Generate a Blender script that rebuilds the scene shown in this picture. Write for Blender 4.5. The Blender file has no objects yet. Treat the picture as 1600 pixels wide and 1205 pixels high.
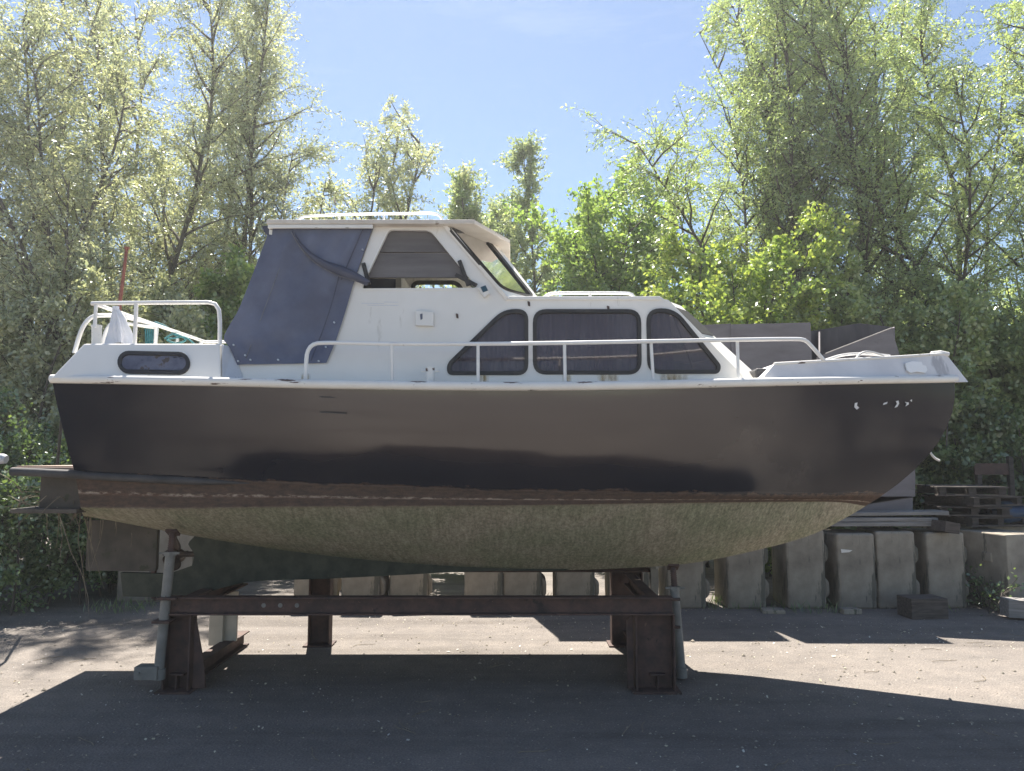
import bpy, bmesh, math, random
import numpy as np
from mathutils import Vector, Matrix
from mathutils.geometry import tessellate_polygon

random.seed(7)
RNG = np.random.default_rng(11)
S = bpy.context.scene
COL = S.collection
R = math.radians

# ------------------------------------------------------------------ camera
F = 1203.0                      # focal length in photo pixels (1600 wide)
CAMZ = 1.85
PITCH = math.atan(112.5 / F)
cd = bpy.data.cameras.new("camera")
cd.sensor_width = 36.0
cd.lens = 36.0 * F / 1600.0
cd.clip_start, cd.clip_end = 0.05, 2000
cam = bpy.data.objects.new("camera", cd)
cam.location = (0, 0, CAMZ)
cam.rotation_euler = (R(90) + PITCH, 0, 0)
COL.objects.link(cam)
S.camera = cam

# ------------------------------------------------------------------ sky, sun, exposure
SUNV = Vector((-0.13, 0.60, 1.0)).normalized()      # towards the sun (high, behind the boat)
EL = math.asin(SUNV.z)
AZ = math.atan2(SUNV.x, SUNV.y)
w = bpy.data.worlds.new("World")
S.world = w
w.use_nodes = True
nt = w.node_tree
nt.nodes.clear()
wo = nt.nodes.new("ShaderNodeOutputWorld")
bg = nt.nodes.new("ShaderNodeBackground")
sky = nt.nodes.new("ShaderNodeTexSky")
sky.sky_type = 'NISHITA'
sky.sun_disc = False
sky.sun_elevation = EL
sky.sun_rotation = AZ % (2 * math.pi)
sky.air_density, sky.dust_density, sky.ozone_density = 1.0, 0.2, 2.4
bg.inputs[1].default_value = 0.05
tc = nt.nodes.new("ShaderNodeTexCoord")
mp = nt.nodes.new("ShaderNodeMapping")
mp.inputs['Scale'].default_value = (1.2, 1.2, 6.0)
mp.inputs['Rotation'].default_value = (0.0, 0.25, 0.3)
nz = nt.nodes.new("ShaderNodeTexNoise")
nz.inputs['Scale'].default_value = 2.2
nz.inputs['Detail'].default_value = 8
nz.inputs['Roughness'].default_value = 0.6
rp = nt.nodes.new("ShaderNodeValToRGB")
rp.color_ramp.elements[0].position = 0.55
rp.color_ramp.elements[0].color = (0, 0, 0, 1)
rp.color_ramp.elements[1].position = 0.85
rp.color_ramp.elements[1].color = (0.22, 0.22, 0.22, 1)
mx = nt.nodes.new("ShaderNodeMixRGB")
mx.inputs[2].default_value = (8.0, 8.3, 8.8, 1)      # thin high cloud
L = nt.links.new
L(tc.outputs['Generated'], mp.inputs[0]); L(mp.outputs[0], nz.inputs[0]); L(nz.outputs[0], rp.inputs[0])
L(rp.outputs[0], mx.inputs[0]); L(sky.outputs[0], mx.inputs[1]); L(mx.outputs[0], bg.inputs[0]); L(bg.outputs[0], wo.inputs[0])

sd = bpy.data.lights.new("sun", 'SUN')
sd.energy = 5.0
sd.angle = R(0.5)
sd.color = (1.0, 0.93, 0.84)
sun = bpy.data.objects.new("sun", sd)
sun.rotation_euler = (-SUNV).to_track_quat('-Z', 'Y').to_euler()
sun.location = (0, 20, 30)
COL.objects.link(sun)

S.view_settings.view_transform = 'Standard'
S.view_settings.look = 'None'
S.view_settings.exposure = 1.62
S.view_settings.gamma = 1.0
S.render.engine = 'CYCLES'
S.cycles.max_bounces = 8
S.cycles.transparent_max_bounces = 12
S.cycles.use_denoising = True
S.cycles.volume_bounces = 0

# ------------------------------------------------------------------ placing helpers
CP, SP = math.cos(PITCH), math.sin(PITCH)
def ray(px, py):
    dx, dy = (px - 800) / F, (602.5 - py) / F
    return Vector((dx, CP - SP * dy, SP + CP * dy))
def P(px, py, Y):
    d = ray(px, py)
    return Vector((0, 0, CAMZ)) + d * (Y / d.y)
class Plane:
    def __init__(s, a, b, c):
        s.a = a; n = (b - a).cross(c - a).normalized()
        s.n = n if n.y < 0 else -n                        # towards the camera side
    def hit(s, px, py, off=0.0):
        d = ray(px, py); o = Vector((0, 0, CAMZ))
        t = (s.a - o).dot(s.n) / d.dot(s.n)
        return o + d * t + s.n * off
def ground(px, py):
    d = ray(px, py)
    return Vector((0, 0, CAMZ)) + d * (-CAMZ / d.z)
def G(px, Y):
    return Vector(((px - 800) / F * Y * 1.0, Y, 0))

def tag(o, label=None, cat=None, group=None, kind=None):
    if label: o['label'] = label
    if cat: o['category'] = cat
    if group: o['group'] = group
    if kind: o['kind'] = kind
    return o
def thing(name, label, cat, loc=(0, 0, 0), group=None):
    o = bpy.data.objects.new(name, None)
    o.empty_display_size = 0.2
    COL.objects.link(o); o.location = loc
    return tag(o, label, cat, group)
def root_loc(o):
    v = Vector((0, 0, 0))
    while o is not None:
        v += o.location; o = o.parent
    return v
def copy_thing(o, parent=None):
    c = o.copy(); COL.objects.link(c)
    if parent: c.parent = parent
    for ch in list(o.children):
        copy_thing(ch, c)
    return c

class MB:
    def __init__(s): s.v = []; s.f = []; s.uv = None
    def add(s, vs, fs):
        b = len(s.v); s.v += [Vector(p) for p in vs]; s.f += [[b + i for i in q] for q in fs]; return s
    def box(s, c, size, M=None, taper=1.0):
        x, y, z = size[0] / 2, size[1] / 2, size[2] / 2
        vs = [Vector((sx * x * (taper if sz > 0 else 1), sy * y * (taper if sz > 0 else 1), sz * z)) for sz in (-1, 1) for sy in (-1, 1) for sx in (-1, 1)]
        if M is not None: vs = [M @ p for p in vs]
        c = Vector(c)
        return s.add([p + c for p in vs], [(0, 2, 3, 1), (4, 5, 7, 6), (0, 1, 5, 4), (2, 6, 7, 3), (0, 4, 6, 2), (1, 3, 7, 5)])
    def bar(s, a, b, wx, wz, up=Vector((0, 0, 1))):
        a, b = Vector(a), Vector(b); d = (b - a); ln = d.length; d.normalize()
        x = d.cross(up)
        if x.length < 1e-4: x = Vector((1, 0, 0))
        x.normalize(); z = x.cross(d).normalized()
        M = Matrix((x, d, z)).transposed()
        return s.box((a + b) / 2, (wx, ln, wz), M)
    def tube(s, path, r, n=10, cap=True, sq=1.0):
        path = [Vector(p) for p in path]; m = len(path)
        rs = r if isinstance(r, (list, tuple)) else [r] * m
        t0 = (path[1] - path[0]).normalized()
        u = t0.orthogonal().normalized(); vs = []
        for i, p in enumerate(path):
            t = (path[min(i + 1, m - 1)] - path[max(i - 1, 0)])
            if t.length < 1e-9: t = t0
            t.normalize()
            u = (u - t * u.dot(t))
            if u.length < 1e-6: u = t.orthogonal()
            u.normalize(); q = t.cross(u)
            for k in range(n):
                a = 2 * math.pi * k / n
                vs.append(p + (u * math.cos(a) + q * math.sin(a)) * rs[i])
        fs = [(i * n + k, i * n + (k + 1) % n, (i + 1) * n + (k + 1) % n, (i + 1) * n + k) for i in range(m - 1) for k in range(n)]
        if cap: fs += [tuple(range(n - 1, -1, -1)), tuple(range((m - 1) * n, m * n))]
        return s.add(vs, fs)
    def grid(s, fn, nu, nv):
        vs = [fn(i / nu, j / nv) for i in range(nu + 1) for j in range(nv + 1)]
        return s.add(vs, [(i * (nv + 1) + j, (i + 1) * (nv + 1) + j, (i + 1) * (nv + 1) + j + 1, i * (nv + 1) + j + 1) for i in range(nu) for j in range(nv)])
    def loops(s, loops2, to3, nrm, t):
        """flat plate with holes: loops in 2-D, to3(u,v)->front point, nrm outward normal, t thickness"""
        pts = [p for lp in loops2 for p in lp]
        tris = tessellate_polygon([[Vector((p[0], p[1], 0)) for p in lp] for lp in loops2])
        fr = [to3(*p) for p in pts]; bk = [p - nrm * t for p in fr]; n = len(pts)
        fs = [tuple(q) for q in tris] + [tuple(n + i for i in reversed(q)) for q in tris]
        b = 0
        for lp in loops2:
            k = len(lp)
            fs += [(b + i, b + (i + 1) % k, n + b + (i + 1) % k, n + b + i) for i in range(k)]
            b += k
        return s.add(fr + bk, fs)
    def plate(s, loops2, plane, t, off=0.0):
        return s.loops(loops2, lambda x, y: plane.hit(x, y, off), plane.n, t)
    def mirror(s, only=False):
        n = len(s.v); nf = len(s.f)
        mv = [Vector((p.x, 2 * YC - p.y, p.z)) for p in s.v]
        if only:
            s.v = mv; s.f = [list(reversed(q)) for q in s.f]
        else:
            s.v += mv; s.f += [[n + i for i in reversed(q)] for q in s.f[:nf]]
        return s
    def build(s, name, m, parent=None, smooth=None, bevel=0, recalc=True, merge=0):
        off = root_loc(parent) if parent else Vector((0, 0, 0))
        me = bpy.data.meshes.new(name)
        me.from_pydata([tuple(p - off) for p in s.v], [], s.f)
        if recalc or merge:
            bm = bmesh.new(); bm.from_mesh(me)
            if merge: bmesh.ops.remove_doubles(bm, verts=bm.verts, dist=merge)
            bmesh.ops.recalc_face_normals(bm, faces=bm.faces)
            bm.to_mesh(me); bm.free()
        if smooth is not None:
            me.shade_smooth()
            me.set_sharp_from_angle(angle=R(smooth))
        me.materials.append(m)
        o = bpy.data.objects.new(name, me); COL.objects.link(o)
        if parent: o.parent = parent
        if bevel:
            bv = o.modifiers.new("bevel", 'BEVEL'); bv.width = bevel; bv.segments = 2; bv.limit_method = 'ANGLE'
        return o

def crv(pts, n, closed=False):
    """Catmull-Rom resample, tuples of any length"""
    pts = [np.array(p, float) for p in pts]
    d = [0.0]
    for a, b in zip(pts, pts[1:]): d.append(d[-1] + np.linalg.norm(b - a) ** 0.8)
    out = []
    for k in range(n):
        s_ = d[-1] * k / (n - 1)
        i = max(0, min(len(pts) - 2, next((j for j in range(len(d) - 1) if d[j + 1] >= s_ - 1e-9), len(d) - 2)))
        h = d[i + 1] - d[i]; t = (s_ - d[i]) / h
        p0, p1 = pts[i], pts[i + 1]
        m0 = (pts[i + 1] - pts[i - 1]) / (d[i + 1] - d[i - 1]) * h if i > 0 else p1 - p0
        m1 = (pts[i + 2] - pts[i]) / (d[i + 2] - d[i]) * h if i < len(pts) - 2 else p1 - p0
        t2, t3 = t * t, t ** 3
        out.append((2 * t3 - 3 * t2 + 1) * p0 + (t3 - 2 * t2 + t) * m0 + (-2 * t3 + 3 * t2) * p1 + (t3 - t2) * m1)
    return out
def crvP(pts, n):
    return [P(*q) for q in crv(pts, n)]
def rnd_poly(pts, r, seg=6):
    out = []; n = len(pts)
    rr = r if isinstance(r, (list, tuple)) else [r] * n
    for i in range(n):
        p, a, b = Vector(pts[i]), Vector(pts[i - 1]), Vector(pts[(i + 1) % n])
        da, db = (a - p), (b - p)
        q = min(rr[i], da.length * .48, db.length * .48)
        if q < .01: out.append((p.x, p.y)); continue
        s1, s2 = p + da.normalized() * q, p + db.normalized() * q
        for k in range(seg + 1):
            t = k / seg
            c = s1 * (1 - t) ** 2 + p * 2 * t * (1 - t) + s2 * t * t
            out.append((c.x, c.y))
    return out
def inset(loop, d):
    """shrink (d>0) a closed 2-D loop"""
    n = len(loop); out = []
    area = sum(loop[i - 1][0] * loop[i][1] - loop[i][0] * loop[i - 1][1] for i in range(n))
    sg = 1 if area > 0 else -1
    for i in range(n):
        a, b = Vector(loop[i - 1]), Vector(loop[(i + 1) % n])
        t = (b - a)
        if t.length < 1e-6: t = Vector((1, 0))
        t.normalize(); nn = Vector((-t.y, t.x)) * sg
        out.append((loop[i][0] + nn.x * d, loop[i][1] + nn.y * d))
    return out

# ------------------------------------------------------------------ materials
def newmat(name):
    m = bpy.data.materials.new(name); m.use_nodes = True
    t = m.node_tree; b = t.nodes["Principled BSDF"]
    return m, t, b
def noise(t, scale, detail=6, rough=.55, coord='Object', stretch=None):
    tc = t.nodes.new("ShaderNodeTexCoord"); n = t.nodes.new("ShaderNodeTexNoise")
    n.inputs['Scale'].default_value = scale; n.inputs['Detail'].default_value = detail; n.inputs['Roughness'].default_value = rough
    if stretch:
        mp = t.nodes.new("ShaderNodeMapping"); mp.inputs['Scale'].default_value = stretch
        t.links.new(tc.outputs[coord], mp.inputs[0]); t.links.new(mp.outputs[0], n.inputs[0])
    else: t.links.new(tc.outputs[coord], n.inputs[0])
    return n.outputs[0]
def ramp(t, fac, stops):
    r = t.nodes.new("ShaderNodeValToRGB"); e = r.color_ramp.elements
    while len(e) < len(stops): e.new(.5)
    for i, (p, c) in enumerate(stops):
        e[i].position = p; e[i].color = (*c, 1) if len(c) == 3 else c
    t.links.new(fac, r.inputs[0]); return r.outputs[0]
def mixc(t, fac, a, b, mode='MIX'):
    m = t.nodes.new("ShaderNodeMixRGB"); m.blend_type = mode
    for k, x in ((0, fac), (1, a), (2, b)):
        if isinstance(x, (int, float)): m.inputs[k].default_value = x
        elif isinstance(x, tuple): m.inputs[k].default_value = (*x, 1)
        else: t.links.new(x, m.inputs[k])
    return m.outputs[0]
def math_(t, op, a, b=0.0):
    m = t.nodes.new("ShaderNodeMath"); m.operation = op
    for k, x in ((0, a), (1, b)):
        if isinstance(x, (int, float)): m.inputs[k].default_value = x
        else: t.links.new(x, m.inputs[k])
    return m.outputs[0]
def bump(t, b, h, strength=.3, dist=.01):
    n = t.nodes.new("ShaderNodeBump"); n.inputs['Strength'].default_value = strength; n.inputs['Distance'].default_value = dist
    t.links.new(h, n.inputs['Height']); t.links.new(n.outputs[0], b.inputs['Normal'])
def pm(name, c1, c2, scale=8, rough=.6, bmp=.2, bdist=.005, lo=.35, hi=.65, detail=8, stretch=None, spots=None, metal=0):
    """two-tone noise material, optional spots (colour, scale, threshold)"""
    m, t, b = newmat(name)
    n = noise(t, scale, detail, .6, stretch=stretch)
    c = ramp(t, n, [(lo, c1), (hi, c2)])
    if spots:
        for (sc, s_scale, th, st) in spots:
            q = noise(t, s_scale, 9, .65, stretch=st)
            f = ramp(t, q, [(th, (0, 0, 0)), (th + .04, (1, 1, 1))])
            c = mixc(t, f, c, sc)
    t.links.new(c, b.inputs['Base Color'])
    b.inputs['Roughness'].default_value = rough; b.inputs['Metallic'].default_value = metal
    if bmp: bump(t, b, noise(t, scale * 4, 6, stretch=stretch), bmp, bdist)
    return m

RUST = (.13, .055, .03)
M = {}
M['white'] = pm('white_paint', (.76, .74, .69), (.83, .81, .765), 1.6, .38, .12, .004, spots=[((.60, .575, .52), 4.0, .615, (1, 1, .2)), ((.48, .43, .36), 7.0, .70, (1, 1, .12)), ((.18, .11, .08), 30, .74, None)])
M['white_chip'] = pm('chipped_white_paint', (.72, .70, .66), (.80, .79, .75), 3, .45, .2, .004, spots=[((.5, .44, .38), 7, .68, (.6, 1, 1)), ((.09, .055, .04), 11, .605, (.30, 1, 1.8)), ((.10, .06, .045), 30, .68, None)])
M['white_rail'] = pm('painted_rail', (.74, .73, .71), (.82, .82, .80), 5, .35, .05, .002, spots=[((.3, .2, .14), 14, .70, None)])
M['bulwark'] = pm('weathered_bulwark_paint', (.60, .59, .60), (.72, .71, .71), 2.0, .5, .15, .004, spots=[((.42, .41, .42), 2.2, .62, (1, 1, .3)), ((.16, .11, .09), 16, .70, (.5, 1, 1))])
M['stained_white'] = pm('streaked_white_paint', (.58, .60, .64), (.74, .74, .74), 3, .5, .15, .004, spots=[((.22, .23, .25), 5, .60, (2.2, 2.2, .25))])
M['roof_under'] = pm('roof_paint', (.55, .49, .42), (.70, .65, .58), 3, .6, .15, .004, spots=[((.30, .24, .19), 6, .64, None)])
M['fresh_white'] = pm('fresh_white_patch', (.86, .85, .82), (.90, .89, .87), 9, .35, .05)
M['rubber'] = pm('black_rubber', (.018, .017, .017), (.035, .032, .03), 12, .55, .1)
M['canvas'] = pm('slate_canvas', (.086, .100, .155), (.140, .160, .230), 2.2, .85, .35, .004, spots=[((.155, .165, .20), 3.0, .62, (1, 1, .3)), ((.07, .076, .10), 2.2, .66, (1, 1, .3))])
M['canvas_dark'] = pm('dark_canvas', (.06, .066, .10), (.085, .093, .135), 4, .85, .25, .003)
M['thread'] = pm('seam_thread', (.12, .125, .15), (.20, .205, .23), 20, .8, 0)
M['snap'] = pm('snap_metal', (.5, .5, .5), (.7, .7, .7), 30, .35, 0, metal=.6)
M['board'] = pm('weathered_board', (.105, .098, .10), (.165, .155, .155), 3, .75, .35, .003, stretch=(.6, 1, 3.5))
M['curtain'] = pm('curtain_cloth', (.58, .54, .56), (.72, .68, .70), 6, .9, .1)
M['interior'] = pm('cabin_interior', (.50, .47, .43), (.62, .58, .53), 4, .8, .1)
M['rust'] = pm('rusty_steel', (.050, .032, .028), (.105, .060, .046), 9, .75, .4, .004, spots=[((.17, .10, .075), 22, .66, None), ((.03, .022, .02), 6, .62, None)])
M['rust_red'] = pm('red_oxide_pole', (.16, .05, .04), (.24, .09, .06), 12, .6, .2)
M['post'] = pm('worn_grey_post_paint', (.15, .148, .135), (.23, .225, .205), 7, .6, .3, .003, spots=[((.10, .06, .045), 14, .66, None)])
M['cream_post'] = pm('cream_post_paint', (.44, .39, .31), (.55, .49, .40), 5, .6, .3, .003, spots=[((.07, .045, .035), 12, .68, (1, 1, .5))])
M['slime'] = pm('dark_antifouling', (.03, .036, .026), (.065, .07, .05), 9, .85, .5, .006, spots=[((.075, .07, .05), 30, .64, None)])
M['rudder'] = pm('rudder_steel', (.055, .048, .04), (.10, .085, .07), 5, .8, .4, .005, spots=[((.05, .05, .03), 6, .60, None)])
M['bronze'] = pm('tarnished_bronze', (.05, .035, .03), (.10, .07, .05), 20, .5, .2, metal=.5)
M['deckplate'] = pm('platform_boards', (.22, .15, .12), (.34, .25, .20), 6, .7, .3, stretch=(1, 8, 1))
M['concrete'] = pm('weathered_concrete', (.205, .180, .148), (.37, .33, .265), 2.6, .9, .7, .010, spots=[((.13, .125, .10), 5, .56, (1.6, 1.6, .22)), ((.11, .12, .075), 2.2, .60, (1, 1, .45)), ((.18, .165, .15), 40, .68, None), ((.34, .32, .29), 12, .70, None)])
M['timber'] = pm('grey_timber', (.17, .16, .15), (.30, .285, .27), 4, .8, .5, .004, stretch=(.6, 6, 9), spots=[((.11, .10, .09), 6, .64, (.4, 5, 5))])
M['timber_dark'] = pm('dark_timber', (.055, .045, .04), (.12, .10, .085), 5, .85, .5, .004, stretch=(1, 5, 8))
M['timber_old'] = pm('blackened_timber', (.03, .026, .024), (.075, .064, .056), 5, .85, .5, .004, stretch=(1, 5, 8))
M['plywood'] = pm('weathered_plywood', (.155, .14, .145), (.22, .205, .21), 1.4, .85, .3, .003, stretch=(1, 1, 3.5), spots=[((.11, .10, .105), 3, .62, (.6, 1, 3))])
M['ply_inside'] = pm('shaded_inner_plywood', (.06, .056, .06), (.10, .094, .098), 2.4, .85, .3, .003, stretch=(2.5, 1, .6))  # darker plywood tone, shade inside the open box put into the colour
M['ply_edge'] = pm('pale_cut_edge', (.42, .38, .34), (.55, .51, .46), 10, .8, .2)
M['tarp'] = pm('blue_tarpaulin', (.02, .045, .09), (.04, .08, .14), 5, .35, .4, .01)
M['rope'] = pm('teal_rope', (.03, .15, .17), (.06, .24, .26), 30, .8, .3)
M['cloth'] = pm('pale_cloth', (.52, .56, .64), (.78, .78, .80), 4, .8, .2)
M['hose'] = pm('pale_hose', (.55, .54, .52), (.66, .65, .62), 9, .5, .05)
M['cover'] = pm('dark_hatch_cover', (.03, .03, .032), (.06, .058, .06), 5, .7, .3)
M['green_lens'] = pm('navigation_lens', (.02, .06, .09), (.03, .09, .12), 10, .15, 0)
M['straw'] = pm('dry_weed', (.16, .13, .09), (.30, .25, .18), 20, .9, 0)
M['grey_metal'] = pm('grey_painted_metal', (.4, .42, .45), (.55, .57, .6), 8, .45, .1)
M['bark_grey'] = pm('grey_bark', (.085, .075, .062), (.18, .16, .135), 9, .9, .6, .01, stretch=(1, 1, .3))
M['bark_dark'] = pm('dark_bark', (.05, .042, .034), (.11, .095, .078), 9, .9, .6, .01, stretch=(1, 1, .3))

def glass(name, tint, ior=1.5, dlo=.03, dhi=.16):
    m, t, b = newmat(name); t.nodes.remove(b)
    out = t.nodes['Material Output']
    tr = t.nodes.new("ShaderNodeBsdfTransparent"); tr.inputs[0].default_value = (*tint, 1)
    gl = t.nodes.new("ShaderNodeBsdfGlossy"); gl.inputs['Roughness'].default_value = .06
    fr = t.nodes.new("ShaderNodeFresnel"); fr.inputs[0].default_value = ior
    df = t.nodes.new("ShaderNodeBsdfDiffuse"); df.inputs[0].default_value = (.32, .30, .32, 1)
    dm = t.nodes.new("ShaderNodeMixShader"); dirt = ramp(t, noise(t, 4, 9, .7, stretch=(1, 1, .35)), [(.45, (dlo,) * 3), (.75, (dhi,) * 3)])
    ms = t.nodes.new("ShaderNodeMixShader")
    t.links.new(dirt, dm.inputs[0]); t.links.new(tr.outputs[0], dm.inputs[1]); t.links.new(df.outputs[0], dm.inputs[2])
    t.links.new(fr.outputs[0], ms.inputs[0]); t.links.new(dm.outputs[0], ms.inputs[1]); t.links.new(gl.outputs[0], ms.inputs[2])
    t.links.new(ms.outputs[0], out.inputs[0])
    return m
M['tint_glass'] = glass('smoked_window_glass', (.60, .55, .58), 1.5, .10, .30)
M['clear_glass'] = glass('windscreen_glass', (.90, .94, .93), 1.07, .05, .22)
M['port_glass'] = pm('grimy_porthole_glass', (.075, .08, .115), (.17, .175, .22), 9, .3, .1, .003, spots=[((.08, .06, .045), 9, .56, None), ((.02, .02, .025), 14, .62, (.4, 1, 2))])

def hull_mat():
    m, t, b = newmat('hull_paint_rust_and_slime')
    uv = t.nodes.new("ShaderNodeUVMap"); uv.uv_map = 'hull'
    sx = t.nodes.new("ShaderNodeSeparateXYZ"); t.links.new(uv.outputs[0], sx.inputs[0])
    v = sx.outputs[1]
    n1 = noise(t, 3.0, 9, .65, stretch=(1, 1, 2)); n2 = noise(t, 28, 8, .7, stretch=(.5, 1, 1.4))
    wob = math_(t, 'ADD', math_(t, 'MULTIPLY', math_(t, 'SUBTRACT', n1, .5), .16), math_(t, 'MULTIPLY', math_(t, 'SUBTRACT', n2, .5), .09))
    vv = math_(t, 'ADD', v, wob)
    glare_mask = math_(t, 'MULTIPLY', ramp(t, math_(t, 'DIVIDE', sx.outputs[0], 7.8), [(.08, (0, 0, 0)), (.38, (1, 1, 1)), (.58, (1, 1, 1)), (.88, (.05, .05, .05))]), ramp(t, math_(t, 'ADD', v, math_(t, 'MULTIPLY', noise(t, .8, 5, .5), .5)), [(.85, (1, 1, 1)), (1.0, (.15, .15, .15))]))  # brownish glare amidships, painted into the hull colour and fading towards both ends
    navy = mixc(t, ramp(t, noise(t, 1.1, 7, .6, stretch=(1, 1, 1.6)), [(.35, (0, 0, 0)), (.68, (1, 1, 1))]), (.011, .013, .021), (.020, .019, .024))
    navy = mixc(t, glare_mask, navy, (.046, .035, .034))
    scr = ramp(t, noise(t, 5, 10, .7, stretch=(.5, 1, 7)), [(.69, (0, 0, 0)), (.72, (1, 1, 1))])
    navy = mixc(t, math_(t, 'MULTIPLY', scr, .35), navy, (.008, .007, .008))
    rust = ramp(t, n2, [(.30, (.07, .043, .03)), (.50, (.16, .095, .062)), (.66, (.33, .20, .12)), (.75, (.48, .38, .29))])
    rustd = ramp(t, n2, [(.3, (.055, .045, .04)), (.7, (.13, .088, .066))])
    gs = noise(t, 38, 10, .75, stretch=(1.2, 1, .5))
    slime = ramp(t, gs, [(.28, (.14, .134, .108)), (.48, (.35, .335, .275)), (.62, (.48, .46, .375)), (.78, (.66, .63, .53))])
    big = ramp(t, noise(t, 1.5, 6, .6), [(.35, (.72, .80, .68)), (.65, (1.0, .95, .92))])
    slime = mixc(t, 1.0, slime, big, 'MULTIPLY')
    strk = ramp(t, noise(t, 22, 8, .7, stretch=(1.6, .3, .12)), [(.35, (.62, .64, .58)), (.6, (1.08, 1.06, 1.02))])
    slime = mixc(t, .8, slime, strk, 'MULTIPLY')
    c = mixc(t, ramp(t, vv, [(.962, (0, 0, 0)), (.975, (1, 1, 1))]), navy, rustd)
    c = mixc(t, ramp(t, vv, [(1.03, (0, 0, 0)), (1.05, (1, 1, 1))]), c, rust)
    c = mixc(t, ramp(t, math_(t, 'SUBTRACT', math_(t, 'ADD', v, math_(t, 'MULTIPLY', math_(t, 'SUBTRACT', n2, .5), .06)), 1.0), [(.09, (0, 0, 0)), (.11, (.75, .75, .75)), (.122, (0, 0, 0))]), c, mixc(t, ramp(t, math_(t, 'ADD', math_(t, 'MULTIPLY', n2, .6), math_(t, 'MULTIPLY', n1, .4)), [(.45, (0, 0, 0)), (.55, (1, 1, 1))]), (.14, .085, .06), (.50, .42, .34)))
    # the ramp only spans 0..1, so the lower band uses a shifted coordinate
    v2 = math_(t, 'SUBTRACT', math_(t, 'ADD', v, math_(t, 'MULTIPLY', math_(t, 'SUBTRACT', n2, .5), .03)), .7)
    c = mixc(t, ramp(t, v2, [(.495, (0, 0, 0)), (.503, (1, 1, 1))]), c, slime)
    c = mixc(t, ramp(t, v2, [(.485, (0, 0, 0)), (.50, (.55, .55, .55)), (.52, (0, 0, 0))]), c, (.20, .155, .11))
    t.links.new(c, b.inputs['Base Color'])
    isn = ramp(t, v, [(.96, (.11,) * 3), (1.0, (.85,) * 3)])
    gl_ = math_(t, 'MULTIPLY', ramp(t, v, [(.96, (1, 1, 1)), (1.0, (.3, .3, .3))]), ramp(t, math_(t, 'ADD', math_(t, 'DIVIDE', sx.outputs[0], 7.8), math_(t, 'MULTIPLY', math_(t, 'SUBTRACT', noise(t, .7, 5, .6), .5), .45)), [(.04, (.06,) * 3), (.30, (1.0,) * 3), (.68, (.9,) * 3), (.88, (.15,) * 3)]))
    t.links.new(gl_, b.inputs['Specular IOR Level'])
    rv = mixc(t, 1.0, isn, ramp(t, n1, [(.3, (.9,) * 3), (.7, (1.25,) * 3)]), 'MULTIPLY')
    t.links.new(rv, b.inputs['Roughness'])
    lo = ramp(t, v, [(.95, (.02,) * 3), (1.0, (1, 1, 1))])
    h = math_(t, 'ADD', math_(t, 'MULTIPLY', lo, math_(t, 'ADD', gs, math_(t, 'MULTIPLY', n2, .5))), math_(t, 'ADD', math_(t, 'MULTIPLY', noise(t, 1.3, 2, .4), .95), math_(t, 'MULTIPLY', noise(t, 4.5, 3, .5, stretch=(1, 1, .5)), .10)))
    bump(t, b, h, .55, .02)
    return m
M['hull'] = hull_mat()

def ground_mat():
    m, t, b = newmat('gravel_yard')
    big = noise(t, .35, 8, .6); mid = noise(t, 4, 9, .7); fine = noise(t, 70, 6, .75)
    c = ramp(t, big, [(.30, (.152, .137, .124)), (.70, (.225, .203, .182))])
    st_ = ramp(t, noise(t, .9, 7, .62), [(.60, (0, 0, 0)), (.68, (1, 1, 1))]); c = mixc(t, math_(t, 'MULTIPLY', st_, .45), c, (.075, .068, .062))
    trk = noise(t, 1.0, 6, .6, stretch=(.18, 2.2, 1)); c = mixc(t, .8, c, ramp(t, trk, [(.34, (.66, .64, .62)), (.5, (1, 1, 1)), (.68, (1.12, 1.1, 1.08))]), 'MULTIPLY')
    c = mixc(t, .8, c, ramp(t, mid, [(.3, (.72, .72, .73)), (.7, (1.15, 1.13, 1.1))]), 'MULTIPLY')
    c = mixc(t, .9, c, ramp(t, fine, [(.25, (.45, .45, .46)), (.5, (.95, .95, .95)), (.72, (1.6, 1.55, 1.5))]), 'MULTIPLY')
    vo = t.nodes.new("ShaderNodeTexVoronoi"); vo.inputs['Scale'].default_value = 55
    tc = t.nodes.new("ShaderNodeTexCoord"); t.links.new(tc.outputs['Object'], vo.inputs[0])
    sp = t.nodes.new("ShaderNodeSeparateXYZ"); t.links.new(vo.outputs['Color'], sp.inputs[0])
    peb = math_(t, 'MULTIPLY', ramp(t, sp.outputs[0], [(.93, (0, 0, 0)), (.95, (1, 1, 1))]), ramp(t, vo.outputs['Distance'], [(.25, (1, 1, 1)), (.4, (0, 0, 0))]))
    c = mixc(t, math_(t, 'MULTIPLY', peb, .7), c, (.34, .31, .28))
    t.links.new(c, b.inputs['Base Color']); b.inputs['Roughness'].default_value = .92
    h = math_(t, 'ADD', math_(t, 'MULTIPLY', fine, .6), math_(t, 'ADD', math_(t, 'MULTIPLY', mid, 1.5), math_(t, 'MULTIPLY', vo.outputs['Distance'], -.5)))
    bump(t, b, h, .8, .015)
    return m
M['ground'] = ground_mat()

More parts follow.
